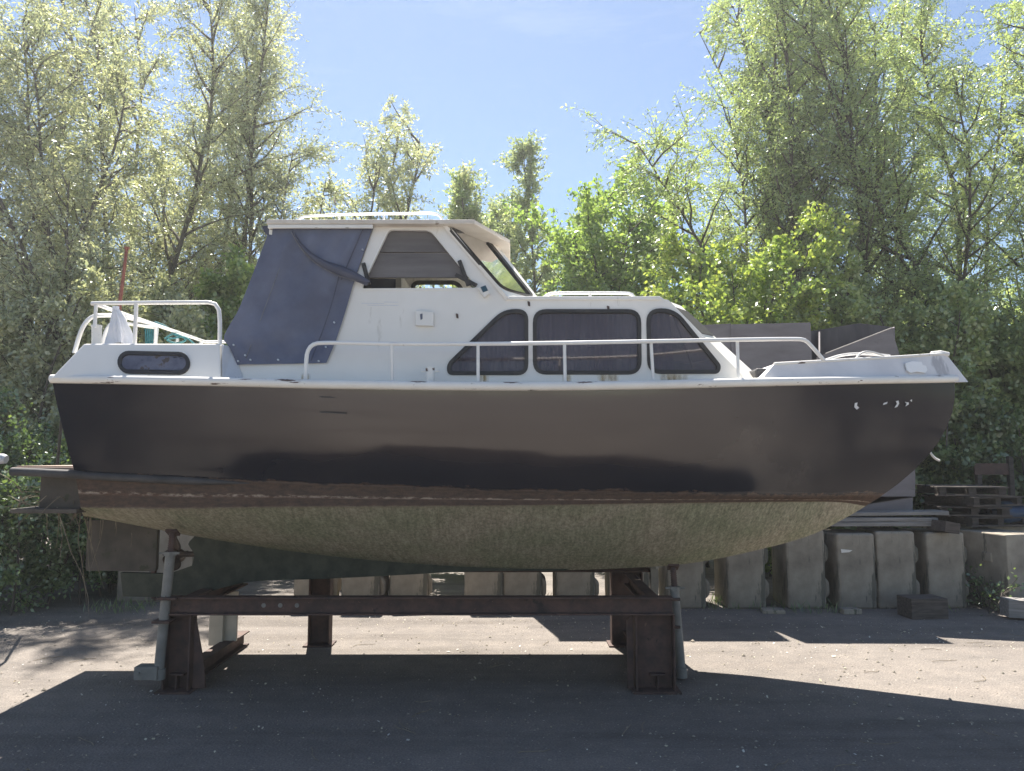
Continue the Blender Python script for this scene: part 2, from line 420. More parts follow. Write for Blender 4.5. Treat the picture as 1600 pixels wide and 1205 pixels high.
def leaf_mat(name, stops, trans=.5, back=(1.15, 1.2, .6), gloss=.06):
    m, t, b = newmat(name); t.nodes.remove(b); out = t.nodes['Material Output']
    at = t.nodes.new("ShaderNodeAttribute"); at.attribute_name = 'rnd'
    n = noise(t, .9, 4, .5)
    f = math_(t, 'ADD', math_(t, 'MULTIPLY', at.outputs['Fac'], .6), math_(t, 'MULTIPLY', math_(t, 'SUBTRACT', n, .3), 1.0))
    c = ramp(t, f, [(p_, tuple(min(.62, q_ * 2.9) for q_ in c_)) for p_, c_ in stops])
    df = t.nodes.new("ShaderNodeBsdfDiffuse"); tr = t.nodes.new("ShaderNodeBsdfTranslucent"); gl = t.nodes.new("ShaderNodeBsdfGlossy")
    gl.inputs['Roughness'].default_value = .38; gl.inputs[0].default_value = (.8, .85, .85, 1)
    t.links.new(c, df.inputs[0]); t.links.new(mixc(t, 1.0, c, back, 'MULTIPLY'), tr.inputs[0])
    m1 = t.nodes.new("ShaderNodeMixShader"); m1.inputs[0].default_value = trans
    m2 = t.nodes.new("ShaderNodeMixShader"); m2.inputs[0].default_value = gloss
    t.links.new(df.outputs[0], m1.inputs[1]); t.links.new(tr.outputs[0], m1.inputs[2])
    t.links.new(m1.outputs[0], m2.inputs[1]); t.links.new(gl.outputs[0], m2.inputs[2]); t.links.new(m2.outputs[0], out.inputs[0])
    return m
M['leaf_silver'] = leaf_mat('silver_willow_leaf', [(.15, (.095, .110, .070)), (.45, (.150, .160, .105)), (.75, (.205, .205, .130)), (.95, (.27, .245, .14))], .5, (1.08, 1.1, .78), .12)
M['leaf_green'] = leaf_mat('green_willow_leaf', [(.15, (.075, .098, .048)), (.45, (.118, .145, .068)), (.75, (.165, .19, .09)), (.95, (.22, .225, .12))], .5, (1.15, 1.2, .7), .1)
M['leaf_greygreen'] = leaf_mat('grey_green_poplar_leaf', [(.15, (.08, .10, .058)), (.45, (.125, .145, .085)), (.75, (.18, .19, .11)), (.95, (.24, .23, .13))], .5, (1.1, 1.15, .72), .1)
M['leaf_bright'] = leaf_mat('bright_maple_leaf', [(.15, (.07, .105, .03)), (.45, (.12, .155, .045)), (.8, (.185, .205, .06)), (.97, (.28, .26, .12))], .47, (1.1, 1.15, .55), .08)
M['leaf_bush'] = leaf_mat('green_bush_leaf', [(.15, (.06, .09, .035)), (.5, (.095, .13, .045)), (.9, (.155, .185, .065))], .5, (1.1, 1.2, .6), .08)
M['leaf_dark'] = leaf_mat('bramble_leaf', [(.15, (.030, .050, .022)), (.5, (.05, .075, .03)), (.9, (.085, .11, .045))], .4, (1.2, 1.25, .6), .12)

# ------------------------------------------------------------------ ground
g = MB(); 
def gfn(u, v):
    x, y = -150 + 300 * u, -100 + 300 * v
    return Vector((x, y, 0))
g.grid(gfn, 60, 60)
tag(g.build('ground', M['ground'], recalc=False), kind='structure')

# ------------------------------------------------------------------ boat
YC = 6.9
boat = thing('motor_boat', 'old cabin cruiser with dark navy hull and white cabin propped on a cradle', 'boat', (0, YC, 0))

NU = 72
def resamp(pts): return crvP(pts, NU + 1)
sheer = resamp([(82, 598, 5.80), (200, 600, 5.70), (350, 603, 5.63), (520, 607, 5.60), (800, 610, 5.60), (1000, 608, 5.62), (1150, 604, 5.79), (1280, 601, 6.14), (1380, 599, 6.47), (1450, 598, 6.72), (1492, 597, 6.89)])
midc = resamp([(98, 670, 5.865), (215, 674, 5.77), (365, 679, 5.70), (540, 684, 5.668), (800, 690, 5.665), (1000, 691, 5.69), (1150, 690, 5.88), (1275, 690, 6.225), (1370, 690, 6.53), (1430, 690, 6.74), (1467, 690, 6.89)])
uch = resamp([(118, 742, 6.00), (230, 748, 5.93), (380, 755, 5.89), (560, 762, 5.87), (800, 770, 5.87), (1000, 774, 5.90), (1150, 776, 6.09), (1260, 778, 6.44), (1330, 778, 6.71), (1373, 778, 6.89)])
lch = resamp([(126, 793, 6.04), (250, 795, 5.97), (500, 792, 5.91), (800, 790, 5.905), (1000, 787, 5.95), (1150, 785, 6.16), (1250, 784, 6.50), (1315, 785, 6.73), (1352, 791, 6.89)])
keel = resamp([(136, 800, 6.9), (250, 828, 6.9), (380, 851, 6.9), (500, 868, 6.9), (620, 880, 6.9), (740, 888, 6.9), (850, 891, 6.9), (950, 889, 6.9), (1080, 880, 6.9), (1190, 858, 6.9), (1270, 835, 6.9), (1322, 809, 6.9), (1350, 792.5, 6.9)])
rows = []
for k in range(9):
    t = k / 8
    rows.append((t, [a * (2 * (t - .5) * (t - 1)) + b * (4 * t * (1 - t)) + c * (2 * t * (t - .5)) for i, (a, b, c) in enumerate(zip(sheer, midc, uch))]))
for k in range(1, 4):
    t = k / 3
    rows.append((1 + .2 * t, [a.lerp(b, t) for a, b in zip(uch, lch)]))
for k in range(1, 9):
    t = k / 8
    rows.append((1.2 + .8 * t, [a.lerp(b, t) + Vector((0, 0, -.05 * math.sin(math.pi * t) * min(1, 4 * (1 - i / NU)))) for i, (a, b) in enumerate(zip(lch, keel))]))
full = rows + [(v, [Vector((p.x, 2 * YC - p.y, p.z)) for p in r]) for v, r in reversed(rows[:-1])]
hv, hf, huv = [], [], []
nr = len(full)
for v, r in full:
    hv += r; huv += [(i / NU * 7.8, v) for i in range(NU + 1)]
for j in range(nr - 1):
    for i in range(NU):
        a = j * (NU + 1) + i
        hf.append((a, a + 1, a + NU + 2, a + NU + 1))
hf.append(tuple(j * (NU + 1) for j in range(nr)))
me = bpy.data.meshes.new('hull'); me.from_pydata([tuple(p - Vector((0, YC, 0))) for p in hv], [], hf)
ul = me.uv_layers.new(name='hull')
for lp in me.loops: ul.data[lp.index].uv = huv[lp.vertex_index]
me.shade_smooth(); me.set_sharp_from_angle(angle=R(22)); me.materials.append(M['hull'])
hull = bpy.data.objects.new('hull', me); COL.objects.link(hull); hull.parent = boat

def addp(mb, name, m, parent=None, **k): return mb.build(name, m, parent or boat, **k)
def pair(b, name, m, parent=None, **k):
    o = addp(b, name, m, parent, **k)
    b.mirror(only=True); addp(b, name, m, parent, **k)
    return o
def ipath(row, px0, px1, n=30, dz=0, dy=0):
    """points of a hull row between two photo columns"""
    def col(p):
        return 800 + F * p.x / (p.y * CP + (p.z - CAMZ) * SP)
    sel = [p for p in row if px0 <= col(p) <= px1]
    return [p + Vector((0, dy, dz)) for p in sel]

# gunwale strip, both sides
b = MB(); b.tube([p + Vector((0, -.012, .028)) for p in sheer], .034, 10)
pair(b, 'rub_rail', M['white_chip'], smooth=50)
# deck between the gunwales
b = MB()
b.grid(lambda u, v: (lambda p: Vector((p.x, p.y + (2 * YC - 2 * p.y) * v, p.z + .03 + .04 * math.sin(math.pi * v))))(sheer[round(u * NU)]), NU, 8)
addp(b, 'deck', M['white'], smooth=40)
# spray rail running into the swim platform
b = MB(); pth = [P(18, 737, 5.98), P(60, 738.5, 5.97), P(115, 741, 5.93)] + [p + Vector((0, -.005, .0)) for p in ipath(uch, 125, 400)]
b.tube(pth, [.032] * (len(pth) - 6) + [.03, .027, .022, .016, .010, .004], 10)
addp(b, 'spray_rail', M['hull_blue'] if 'hull_blue' in M else M['cover'], smooth=50)
# swim platform and stern box
b = MB(); z0 = P(60, 734, 6.0).z
b.box((-3.63, 6.95, z0), (.54, 1.84, .035)); plat = addp(b, 'swim_platform', M['deckplate'], bevel=.004)
b = MB()
for k in range(6): b.box((-3.63, 6.2 + k * .29, z0 + .022), (.52, .25, .012))
addp(b, 'platform_boards', M['deckplate'], plat, bevel=.003)
b = MB(); b.box((-3.56, 6.9, 1.575), (.36, 1.5, .25)); b.box((-3.64, 6.9, 1.435), (.52, 1.72, .035))
addp(b, 'stern_box', M['rudder'], bevel=.006)

# skeg, rudder, propeller (centreline)
PK = Plane(P(300, 850, YC - .03), P(700, 850, YC - .03), P(500, 900, YC - .03))
sk = [(q[0], q[1]) for q in crv([(306, 836), (500, 864), (700, 884), (860, 886), (900, 887)], 16)] + [(q[0], q[1]) for q in crv([(880, 892), (740, 893), (620, 899), (500, 905), (380, 910), (300, 932), (192, 932)], 18)] + [(188, 895), (262, 897), (300, 884), (304, 868)] + [(q[0], q[1]) for q in crv([(300, 860), (294, 850), (300, 842)], 5)]
b = MB(); b.plate([sk], PK, .06); addp(b, 'skeg', M['slime'], bevel=.006)
b = MB(); b.plate([rnd_poly([(136, 813), (246, 815), (243, 893), (133, 892)], 5)], PK, .05, -.005); rud = addp(b, 'rudder', M['rudder'], bevel=.008)
b = MB(); b.tube([P(240, 805, YC), P(240, 935, YC)], .022, 8); addp(b, 'rudder_stock', M['rust'], rud, smooth=50)
hubc = P(283, 866, YC)
b = MB(); b.tube([hubc + Vector((.22, 0, 0)), hubc + Vector((.03, 0, 0)), hubc, hubc + Vector((-.12, 0, 0)), hubc + Vector((-.16, 0, 0))], [.022, .025, .045, .04, .012], 12); prop = addp(b, 'propeller', M['bronze'], smooth=40)
for k in range(3):
    a = R(100 + 120 * k); b = MB()
    rad = Vector((0, math.cos(a), math.sin(a))); tg = Vector((0, -math.sin(a), math.cos(a))); ax = Vector((1, 0, 0))
    def bl(u, v, rad=rad, tg=tg):
        r_ = .035 + .16 * u; wd = .085 * math.sin(math.pi * min(.96, .18 + .8 * u)) ; s_ = (v - .5) * 2 * wd; tw = R(62 - 34 * u)
        return hubc + rad * r_ + (tg * math.cos(tw) + ax * math.sin(tw)) * s_ + Vector((-.05, 0, 0))
    b.grid(bl, 8, 6)
    o = addp(b, 'blade', M['bronze'], prop, smooth=60)
    sm = o.modifiers.new('solid', 'SOLIDIFY'); sm.thickness = .008

# ---- aft cabin
PA = Plane(P(80, 592, 5.73), P(370, 597, 5.70), P(200, 537, 5.84))
out = [(78, 592), (131, 537), (343, 537), (345, 597), (210, 594)]
b = MB()
near = [PA.hit(*q) for q in out[:4]]; far = [Vector((p.x, 2 * YC - p.y, p.z)) for p in near]
b.add(near + far, [(0, 1, 2, 3), (7, 6, 5, 4), (0, 4, 5, 1), (1, 5, 6, 2), (2, 6, 7, 3), (3, 7, 4, 0)])
addp(b, 'aft_cabin', M['white'], bevel=.012)
b = MB()
q = [PA.hit(345.5, 537), PA.hit(347, 597), P(380, 597, 5.88), P(372, 566, 5.93), P(363, 543, 5.96)]
q2 = [Vector((p.x, 2 * YC - p.y, p.z)) for p in q]
n = len(q); b.add(q + q2, [tuple(range(n)), tuple(reversed(range(n, 2 * n)))] + [(i, (i + 1) % n, n + (i + 1) % n, n + i) for i in range(n)])
addp(b, 'aft_cabin_corner', M['stained_white'], bevel=.008)
por = [(202 + 17.5 * math.cos(a), 567 - 17.5 * math.sin(a)) for a in np.linspace(math.pi / 2, 1.5 * math.pi, 12)] + [(280 + 17.5 * math.cos(a), 568.5 - 17.5 * math.sin(a)) for a in np.linspace(-math.pi / 2, math.pi / 2, 12)]
b = MB(); b.plate([por, inset(por, 6)], PA, .03, .014); pr = addp(b, 'porthole', M['rubber'], smooth=40, bevel=.003)
b = MB(); b.plate([inset(por, 5.5)], PA, .01, .004); addp(b, 'glass', M['port_glass'], pr)

# ---- main cabin side, both sides
PW = Plane(P(600, 597, 5.92), P(1100, 597, 5.92), P(700, 345, 6.02))
W_wh = rnd_poly([(607, 357), (673, 358), (746, 447), (743, 452), (564, 453), (566, 442)], [8, 10, 6, 3, 4, 6])
W1 = rnd_poly([(787, 485), (824, 485), (824, 585), (700, 585), (700, 569)], [22, 16, 16, 18, 16])
W2 = rnd_poly([(834, 485), (1000, 485), (1001, 584), (834, 584)], 20)
W3 = rnd_poly([(1011, 484), (1054, 484), (1125, 572), (1122, 583), (1013, 583)], [20, 24, 10, 10, 20])
side = [(374, 598), (374, 568), (509, 566), (586, 349), (690, 344), (702, 352), (790, 462), (795, 465), (1030, 465), (1045, 469), (1172, 598)]
b = MB(); b.plate([side, W_wh, W1, W2, W3], PW, .035)
cabin = addp(b, 'cabin_side', M['white'], bevel=.004)
# far side with its own wheelhouse window
PF = Plane(Vector((0, 2 * YC - 5.92, 2.42)), Vector((1, 2 * YC - 5.92, 2.42)), Vector((0, 2 * YC - 6.02, 3.66)))
pts = [PW.hit(*q) for q in side]; n_far = Vector((0, 1, .08)).normalized()
def farw(x, z): return Vector((x, 2 * YC - 5.92 - (z - 2.42) * .081, z))
fo = [(p.x, p.z) for p in pts]
fw = rnd_poly([(-1.02, 3.2), (-1.02, 3.64), (-.55, 3.64), (-.30, 3.2)], .07)
def pxw(lp): return [(PW.hit(*q).x, PW.hit(*q).z) for q in lp]
b = MB(); b.loops([fo, fw, pxw(W1), pxw(W2), pxw(W3)], farw, n_far, .035)
addp(b, 'cabin_side', M['white'])
b = MB(); b.loops([inset(fw, -.012), inset(fw, .03)], lambda x, z: farw(x, z) + Vector((0, -.03, 0)), n_far, .02)
addp(b, 'far_window_frame', M['rubber'])
for W in (W1, W2, W3):
    b = MB(); b.loops([pxw(W)], lambda x, z: farw(x, z) + Vector((0, -.01, 0)), n_far, .006); addp(b, 'far_window', M['tint_glass'])
# near windows: rubber frame + tinted pane + curtain behind
for W in (W1, W2, W3):
    b = MB(); b.plate([inset(W, -1.5), inset(W, 4.5)], PW, .03, .012); fr = addp(b, 'window', M['rubber'], smooth=40, bevel=.004)
    b = MB(); b.plate([inset(W, 3.5)], PW, .006, -.008); addp(b, 'pane', M['tint_glass'], fr)
    xs = [q[0] for q in W]; x0, x1 = min(xs) - 6, max(xs) + 6
    b = MB()
    def cu(u, v, x0=x0, x1=x1):
        x = x0 + (x1 - x0) * u; fold = .020 * math.sin(x * .27 + 1.6 * math.sin(x * .07 + .4 * v)) + .006 * math.sin(x * .9 + v)
        return PW.hit(x, 478 + 114 * v, -.085 + fold)
    b.grid(cu, int((x1 - x0) * 1.1), 6)
    if W is not W3: addp(b, 'curtain', M['curtain'], fr, smooth=80)
    else:
        b = MB()
        b.grid(lambda u, v: PW.hit(1006 + 42 * u + 10 * u * v, 478 + 114 * v, -.085 + .014 * math.sin(u * 26 + v)), 40, 6); addp(b, 'curtain', M['curtain'], fr, smooth=80)
        b = MB(); b.tube([PW.hit(1055, 492, -.06), PW.hit(1070, 530, -.06), PW.hit(1085, 574, -.06)], .008, 6); addp(b, 'wooden_stick', M['ply_edge'], fr)
        b = MB(); b.tube([PW.hit(1030, 560, -.07), PW.hit(1080, 566, -.07), PW.hit(1110, 560, -.07)], .006, 6); addp(b, 'cable', M['hose'], fr)
# wheelhouse window boards
fr = MB(); fr.plate([inset(W_wh, -1.0), inset(W_wh, 2.0)], PW, .03, .004); wf = addp(fr, 'wheelhouse_window', M['white'], bevel=.003)
for lp in ([(598, 352), (690, 352), (716, 391), (590, 391)], [(588, 392.5), (716, 392.5), (742, 431), (574, 431)]):
    b = MB(); b.plate([lp], PW, .02, -.045); addp(b, 'window_board', M['board'], wf, bevel=.002)
for q in ((712, 430, 745, 447), (718, 408, 732, 447), (568, 412, 577, 446)):
    b = MB(); b.bar(PW.hit(q[0], q[1], .01), PW.hit(q[2], q[3], .009), .018, .03); addp(b, 'window_strap', M['rubber'], wf)
# interior floor and bulkhead so that the cabin is not a bare shell
b = MB(); b.box((-.8, YC, 2.50), (2.3, 1.8, .03)); b.box((-1.02, 7.3, 3.0), (.05, 1.0, 1.0)); b.box((-.2, 7.2, 3.02), (.5, .7, .12))
addp(b, 'cabin_sole', M['interior'])
# cabin roof with raised front
def slab(poly, z, t):
    b = MB(); n = len(poly)
    b.loops([poly], lambda x, y: Vector((x, y, z)), Vector((0, 0, 1)), t); return b
zr = P(900, 465, 5.97).z
xf = P(1045, 470, 5.97).x
b = slab([(P(788, 465, 5.97).x, 5.955), (P(1032, 465, 5.955).x, 5.955), (xf + .14, 6.4), (xf + .14, 7.4), (P(1032, 465, 5.955).x, 7.845), (P(788, 465, 5.97).x, 7.845)], zr + .008, .03)
addp(b, 'cabin_roof', M['white'], bevel=.006)
# angled cabin front: three facets
ft = [(P(1032, 466, 5.97), P(1172, 597, 5.93)), (P(1064, 478, 6.42), P(1190, 593, 6.42))]
ft += [tuple(Vector((p.x, 2 * YC - p.y, p.z)) for p in q) for q in reversed(ft)]
b = MB()
for a, c in zip(ft, ft[1:]): b.add([a[0], a[1], c[1], c[0]], [(0, 1, 2, 3)])
o = addp(b, 'cabin_front', M['white'], merge=.001); sm = o.modifiers.new('solid', 'SOLIDIFY'); sm.thickness = .03
def facet(a, c, u0, u1, v0, v1, off):
    f = lambda u, v: a[0].lerp(a[1], v).lerp(c[0].lerp(c[1], v), u)
    q = [f(u0, v0), f(u0, v1), f(u1, v1), f(u1, v0)]
    n = (q[1] - q[0]).cross(q[3] - q[0]).normalized()
    if n.x < 0: n = -n
    return q, n
b = MB(); bg_ = MB()
for a, c, u0, u1 in ((ft[0], ft[1], .15, .9), (ft[1], ft[2], .08, .92)):
    q, n = facet(a, c, u0, u1, .1, .42, 0)
    b.add([p + n * .012 for p in q] + [p - n * .01 for p in q], [(0, 1, 2, 3), (7, 6, 5, 4), (0, 4, 5, 1), (1, 5, 6, 2), (2, 6, 7, 3), (3, 7, 4, 0)])
addp(b, 'front_window', M['rubber'])

# ---- wheelhouse windscreen: angled facet each side and a centre pane
PS = Plane(P(703, 356, 6.0), P(784, 450, 5.975), P(833, 464, 6.4))
fo_ = [(691, 344), (706, 349), (764, 366), (843, 468), (795, 466)]
ho = rnd_poly([(701, 354.5), (758, 371), (834, 465), (785, 452)], [9, 12, 9, 14])
b = MB(); b.plate([fo_, inset(ho, 0)], PS, .03); pair(b, 'windscreen_frame', M['white'], bevel=.003)
b = MB(); b.plate([inset(ho, -1.2), inset(ho, 2.0)], PS, .02, .008); ws = pair(b, 'windscreen', M['rubber'])
b = MB(); b.plate([inset(ho, 1.5)], PS, .005, -.006); pair(b, 'pane', M['clear_glass'], ws)
ct, cb = PS.hit(762, 368), PS.hit(838, 467)
b = MB(); y0, y1 = ct.y + .01, 2 * YC - ct.y - .01
for yy in (y0 + .02, YC, y1 - .02): b.bar(Vector((ct.x, yy, ct.z)), Vector((cb.x, yy, cb.z)), .04, .03)
b.bar(Vector((cb.x, y0, cb.z)), Vector((cb.x, y1, cb.z)), .04, .04); b.bar(Vector((ct.x, y0, ct.z)), Vector((ct.x, y1, ct.z)), .03, .04)
addp(b, 'windscreen_centre_frame', M['white'])
b = MB(); b.add([Vector((ct.x, y0, ct.z)), Vector((cb.x, y0, cb.z)), Vector((cb.x, y1, cb.z)), Vector((ct.x, y1, ct.z))], [(0, 1, 2, 3)])
addp(b, 'centre_pane', M['clear_glass'], ws)
# ---- wheelhouse roof
zroof = P(560, 343, 5.93).z
xa, xb, xc = P(416, 345, 5.93).x, P(741, 345, 5.93).x, P(797, 375, 6.5).x
def roofb(z, t, ins):
    return slab([(xa + ins, 5.93 + ins), (xb - ins, 5.93 + ins), (xc - ins, 6.5), (xc - ins, 7.3), (xb - ins, 7.87 - ins), (xa + ins, 7.87 - ins)], z, t)
roof = addp(roofb(zroof, .035, 0), 'wheelhouse_roof', M['roof_under'], bevel=.006)
b = MB(); b.grid(lambda u, v: Vector((xa + .06 + (xb - xa - .1) * u, 6.0 + 1.8 * v, zroof + .004 + .05 * math.sin(math.pi * v) * min(1, 6 * u, 6 * (1 - u)))), 12, 10)
addp(b, 'roof_crown', M['white'], roof, smooth=60)
b = MB(); b.bar((xa + .01, 5.95, zroof - .052), (P(583, 349, 5.95).x, 5.95, zroof - .052), .025, .03); b.bar((xa + .02, 5.98, zroof - .075), (xa + .02, 7.82, zroof - .075), .025, .07)
addp(b, 'roof_beam', M['white_chip'], roof, bevel=.004)
# roof grab rails
def railing(name, pts, r, posts, m=M['white_rail'], mir=True, parent=None, rp=None):
    b = MB(); b.tube(pts, r, 10)
    for a, c in posts: b.tube([a, c], rp or r * .9, 8)
    return (pair if mir else addp)(b, name, m, parent, smooth=60)
railing('roof_rail', crvP([(464, 346, 6.2), (469, 341, 6.2), (480, 338, 6.2), (560, 335, 6.2), (640, 334, 6.2), (678, 334, 6.2), (687, 337, 6.2), (692, 346, 6.2)], 24), .011, [(P(x, 335.5, 6.2), P(x, 352, 6.2)) for x in (530, 600)], parent=roof)
railing('cabin_rail', crvP([(848, 468, 6.1), (852, 463, 6.1), (862, 459, 6.1), (920, 458, 6.1), (980, 458.5, 6.1), (988, 461, 6.1), (993, 470, 6.1)], 22), .013, [(P(922, 459, 6.1), P(922, 475, 6.1))])
# ---- side rail along the gunwale
sr = [(477, 600, 5.68), (478, 575, 5.68), (480, 552, 5.68), (486, 541, 5.68), (500, 536, 5.68), (612, 537.5, 5.66), (750, 537.5, 5.66), (882, 536, 5.66), (1018, 533.5, 5.68), (1153, 531, 5.82), (1245, 530, 5.97), (1258, 532, 6.0), (1268, 541, 6.03), (1288, 564, 6.08)]
railing('side_rail', crvP(sr, 90), .0155, [(P(x, 536 - max(0, (x - 882) * .018), y), P(x + dx, yb, y)) for x, dx, yb, y in ((612, 1, 600, 5.66), (747, 0, 600, 5.66), (882, 1, 599, 5.66), (1017, 4, 598, 5.69), (1152, 2, 597, 5.84))], rp=.0125)
# ---- stern rail
yr, yf = 5.9, 7.9
top = [P(143, 474.5, yr), P(150, 474, yr), P(240, 473, yr), P(325, 472.5, yr), P(336, 475, yr), P(342, 484, yr), P(343.5, 500, yr), P(343.5, 542, yr)]
zs = P(150, 474, yr).z; zd = P(200, 537, 5.85).z
b = MB(); b.tube(top, .016, 10)
b.tube([P(150, 477, yr), P(148, 512, yr)], .014, 8); b.tube([P(213, 474, yr), P(210, 545, yr)], .016, 8)
xs_ = P(143, 474.5, yr).x
b.tube([Vector((xs_ + .01, yr, zs)), Vector((xs_ + .09, yf, zs))], .016, 8)
for yy in (6.35, 6.9, 7.35): b.tube([Vector((xs_ + .04, yy, zs)), Vector((xs_ + .04, yy, zd - .05))], .014, 8)
b.tube([Vector((xs_ + .09, yf, zs)), Vector((-2.1, yf, zs)), Vector((-2.05, yf, zd))], .016, 8)
b.tube([Vector((xs_ + .05, yf, zs)), Vector((xs_ + .05, yf, zd - .05))], .02, 8)
addp(b, 'stern_rail', M['white_rail'], smooth=60)
b = MB(); b.tube(crvP([(116, 552, 6.02), (124, 525, 6.02), (132, 507, 6.02), (144, 495.5, 6.05), (160, 493, 6.1), (185, 494, 6.4), (244, 508, 7.3)], 24) + [P(245, 514, 7.3), P(242, 545, 7.3)], .017, 10)
b.tube(crvP([(160, 545, 6.3), (164, 522, 6.3), (171, 509, 6.3), (180, 504, 6.35), (240, 512, 7.2)], 16), .015, 8)
addp(b, 'boarding_hoop', M['white_rail'], smooth=60)
b = MB(); b.tube([P(151, 545, 6.0), P(151, 511, 6.0)], .037, 14); b.tube([P(151, 511, 6.0), P(151, 508.5, 6.0)], .041, 14)
addp(b, 'vent_pipe', M['white_chip'], smooth=40)
b = MB(); b.tube([P(186, 545, 6.9), P(187, 474, 6.9), P(193, 430, 6.9), P(198, 388, 6.9)], [.018, .018, .015, .014], 8); b.tube([P(198, 389, 6.9), P(198.5, 386, 6.9)], .026, 8)
addp(b, 'flagstaff', M['rust_red'], smooth=50)

# ---- canvas cockpit enclosure
Lc = crv([(425, 354), (398, 425), (374, 485), (351, 529), (361, 545), (372, 571)], 25)
Rc = crv([(586, 350), (572, 390), (556, 436), (540, 490), (525, 535), (511, 568)], 25)
def canv(u, v):
    i = v * 24; j = min(23, int(i)); f = i - j
    l = Lc[j] * (1 - f) + Lc[j + 1] * f; r = Rc[j] * (1 - f) + Rc[j + 1] * f
    x, y = l * (1 - u) + r * u
    wr = 1.7 * (.014 * math.sin(u * 3.1 + v * 2) + .011 * math.sin(u * 8 + v * 6) * math.sin(v * 3.1) + .007 * math.sin(u * 19 - v * 13) * v + .006 * math.sin(u * 31 + v * 4) * (1 - v) ** 2 + .005 * math.sin(v * 37 + u * 12) * v ** 3)
    env = min(1, 8 * u, 8 * (1 - u), 8 * v + .2, 8 * (1 - v) + .2)
    return PW.hit(x, y, .022 + wr * env)
b = MB(); b.grid(canv, 70, 70); can = addp(b, 'canvas_enclosure', M['canvas'], smooth=80)
def aftc(u, v):
    p = canv(0, v); w_ = .03 * math.sin(u * math.pi) - .012 * abs(math.sin(u * 9))
    return Vector((p.x - w_, p.y + (2 * YC - 2 * p.y) * u, p.z))
b = MB(); b.grid(aftc, 24, 24); addp(b, 'aft_panel', M['canvas'], can, smooth=80)
b = MB(); b.grid(canv, 20, 20); b.mirror(only=True); addp(b, 'far_panel', M['canvas'], can, smooth=80)
b = MB(); b.plate([[(412, 356), (428, 353), (424, 372), (414, 364)]], PW, .5, .03); addp(b, 'roof_valance', M['canvas_dark'], can)
def seam(pts, m=M['thread'], r=.0035, off=.04, name='seam'):
    b = MB(); b.tube([PW.hit(x, y, off) for x, y in crv(pts, 24)], r, 6); addp(b, name, m, can, smooth=60)
seam([(459, 368), (425, 460), (387, 562)]); seam([(533, 430), (513, 500), (488, 566)], M['canvas_dark'], .005, .044); seam([(573, 352), (552, 400), (535, 440)], M['canvas_dark'], .005, .044)
up = crv([(462, 365), (478, 388), (505, 408), (538, 420), (560, 430), (582, 444)], 25); lo_ = crv([(459, 368), (474, 393), (497, 416), (530, 434), (556, 442), (576, 450)], 25)
b = MB(); b.grid(lambda u, v: PW.hit(*(up[round(u * 24)] * (1 - v) + lo_[round(u * 24)] * v), .048 + .028 * math.sin(math.pi * v) + .02 * u), 24, 6)
o = addp(b, 'rolled_flap', M['canvas_dark'], can, smooth=80); o.modifiers.new('solid', 'SOLIDIFY').thickness = .006
seam([(459, 368), (474, 393), (497, 416), (530, 434), (556, 442), (576, 450)], M['thread'], .004, .062)
for x, y in ((368, 541), (386, 557), (394, 564), (437, 564), (511, 544), (524, 506), (568, 393), (500, 566), (515, 355), (375, 566)):
    b = MB(); c = PW.hit(x, y, .03); b.tube([c, c + PW.n * .018], .007, 10); addp(b, 'snap_fastener', M['snap'], can)

# ---- fittings on the cabin side
b = MB(); b.plate([[(650, 487), (678, 489), (678, 511), (650, 510)]], PW, .03, .035); vb = addp(b, 'vent_cover', M['white'], bevel=.004)
b = MB(); b.plate([[(657, 493), (661, 492), (661, 500), (658, 502)]], PW, .003, .038); addp(b, 'paint_flake', M['port_glass'], vb)
b = MB(); b.plate([[(746, 452), (760, 447), (766, 461), (757, 467)]], PW, .05, .05); nl = addp(b, 'navigation_light', M['white_chip'], bevel=.004)
b = MB(); b.plate([[(751, 452), (759, 449), (763, 457), (755, 460)]], PW, .012, .056); addp(b, 'lens', M['green_lens'], nl, bevel=.002)
c0 = P(672, 600, 5.75); c1 = P(672, 574, 5.75)
b = MB(); b.tube([c0, c1], .034, 12); b.tube([P(658, 580, 5.75), P(687, 580, 5.75)], .008, 8); addp(b, 'mooring_bollard', M['white_chip'], smooth=40)
for x, y in ((714, 494), (826, 475), (950, 482)):
    b = MB(); b.plate([rnd_poly([(x - 2, y - 4), (x + 2, y - 3), (x + 2.5, y + 4), (x - 1, y + 3)], 1)], PW, .008, .008); addp(b, 'screw_stub', M['rust'])
b = MB()
for (x0_, x1_, y_) in ((565, 600, 474), (574, 622, 477), (600, 622, 472)): b.bar(PW.hit(x0_, y_, .001), PW.hit(x1_, y_ + .6, .001), .002, .006)
addp(b, 'paint_scratch', M['stained_white'])
def stain_mat():
    m, t, bb = newmat('rust_stain'); bb.inputs['Base Color'].default_value = (.52, .36, .14, 1); bb.inputs['Roughness'].default_value = .6
    tcn = t.nodes.new("ShaderNodeTexCoord"); sp = t.nodes.new("ShaderNodeSeparateXYZ"); t.links.new(tcn.outputs['Generated'], sp.inputs[0])
    edge = math_(t, 'MULTIPLY', math_(t, 'MULTIPLY', sp.outputs[0], math_(t, 'SUBTRACT', 1.0, sp.outputs[0])), math_(t, 'MULTIPLY', sp.outputs[2], math_(t, 'SUBTRACT', 1.0, sp.outputs[2])))
    a = math_(t, 'MULTIPLY', math_(t, 'MULTIPLY', edge, 13.0), ramp(t, noise(t, 9, 5, .6, stretch=(3, 1, .4)), [(.35, (0, 0, 0)), (.7, (.75,) * 3)]))
    t.links.new(a, bb.inputs['Alpha']); return m
M['stain'] = stain_mat()
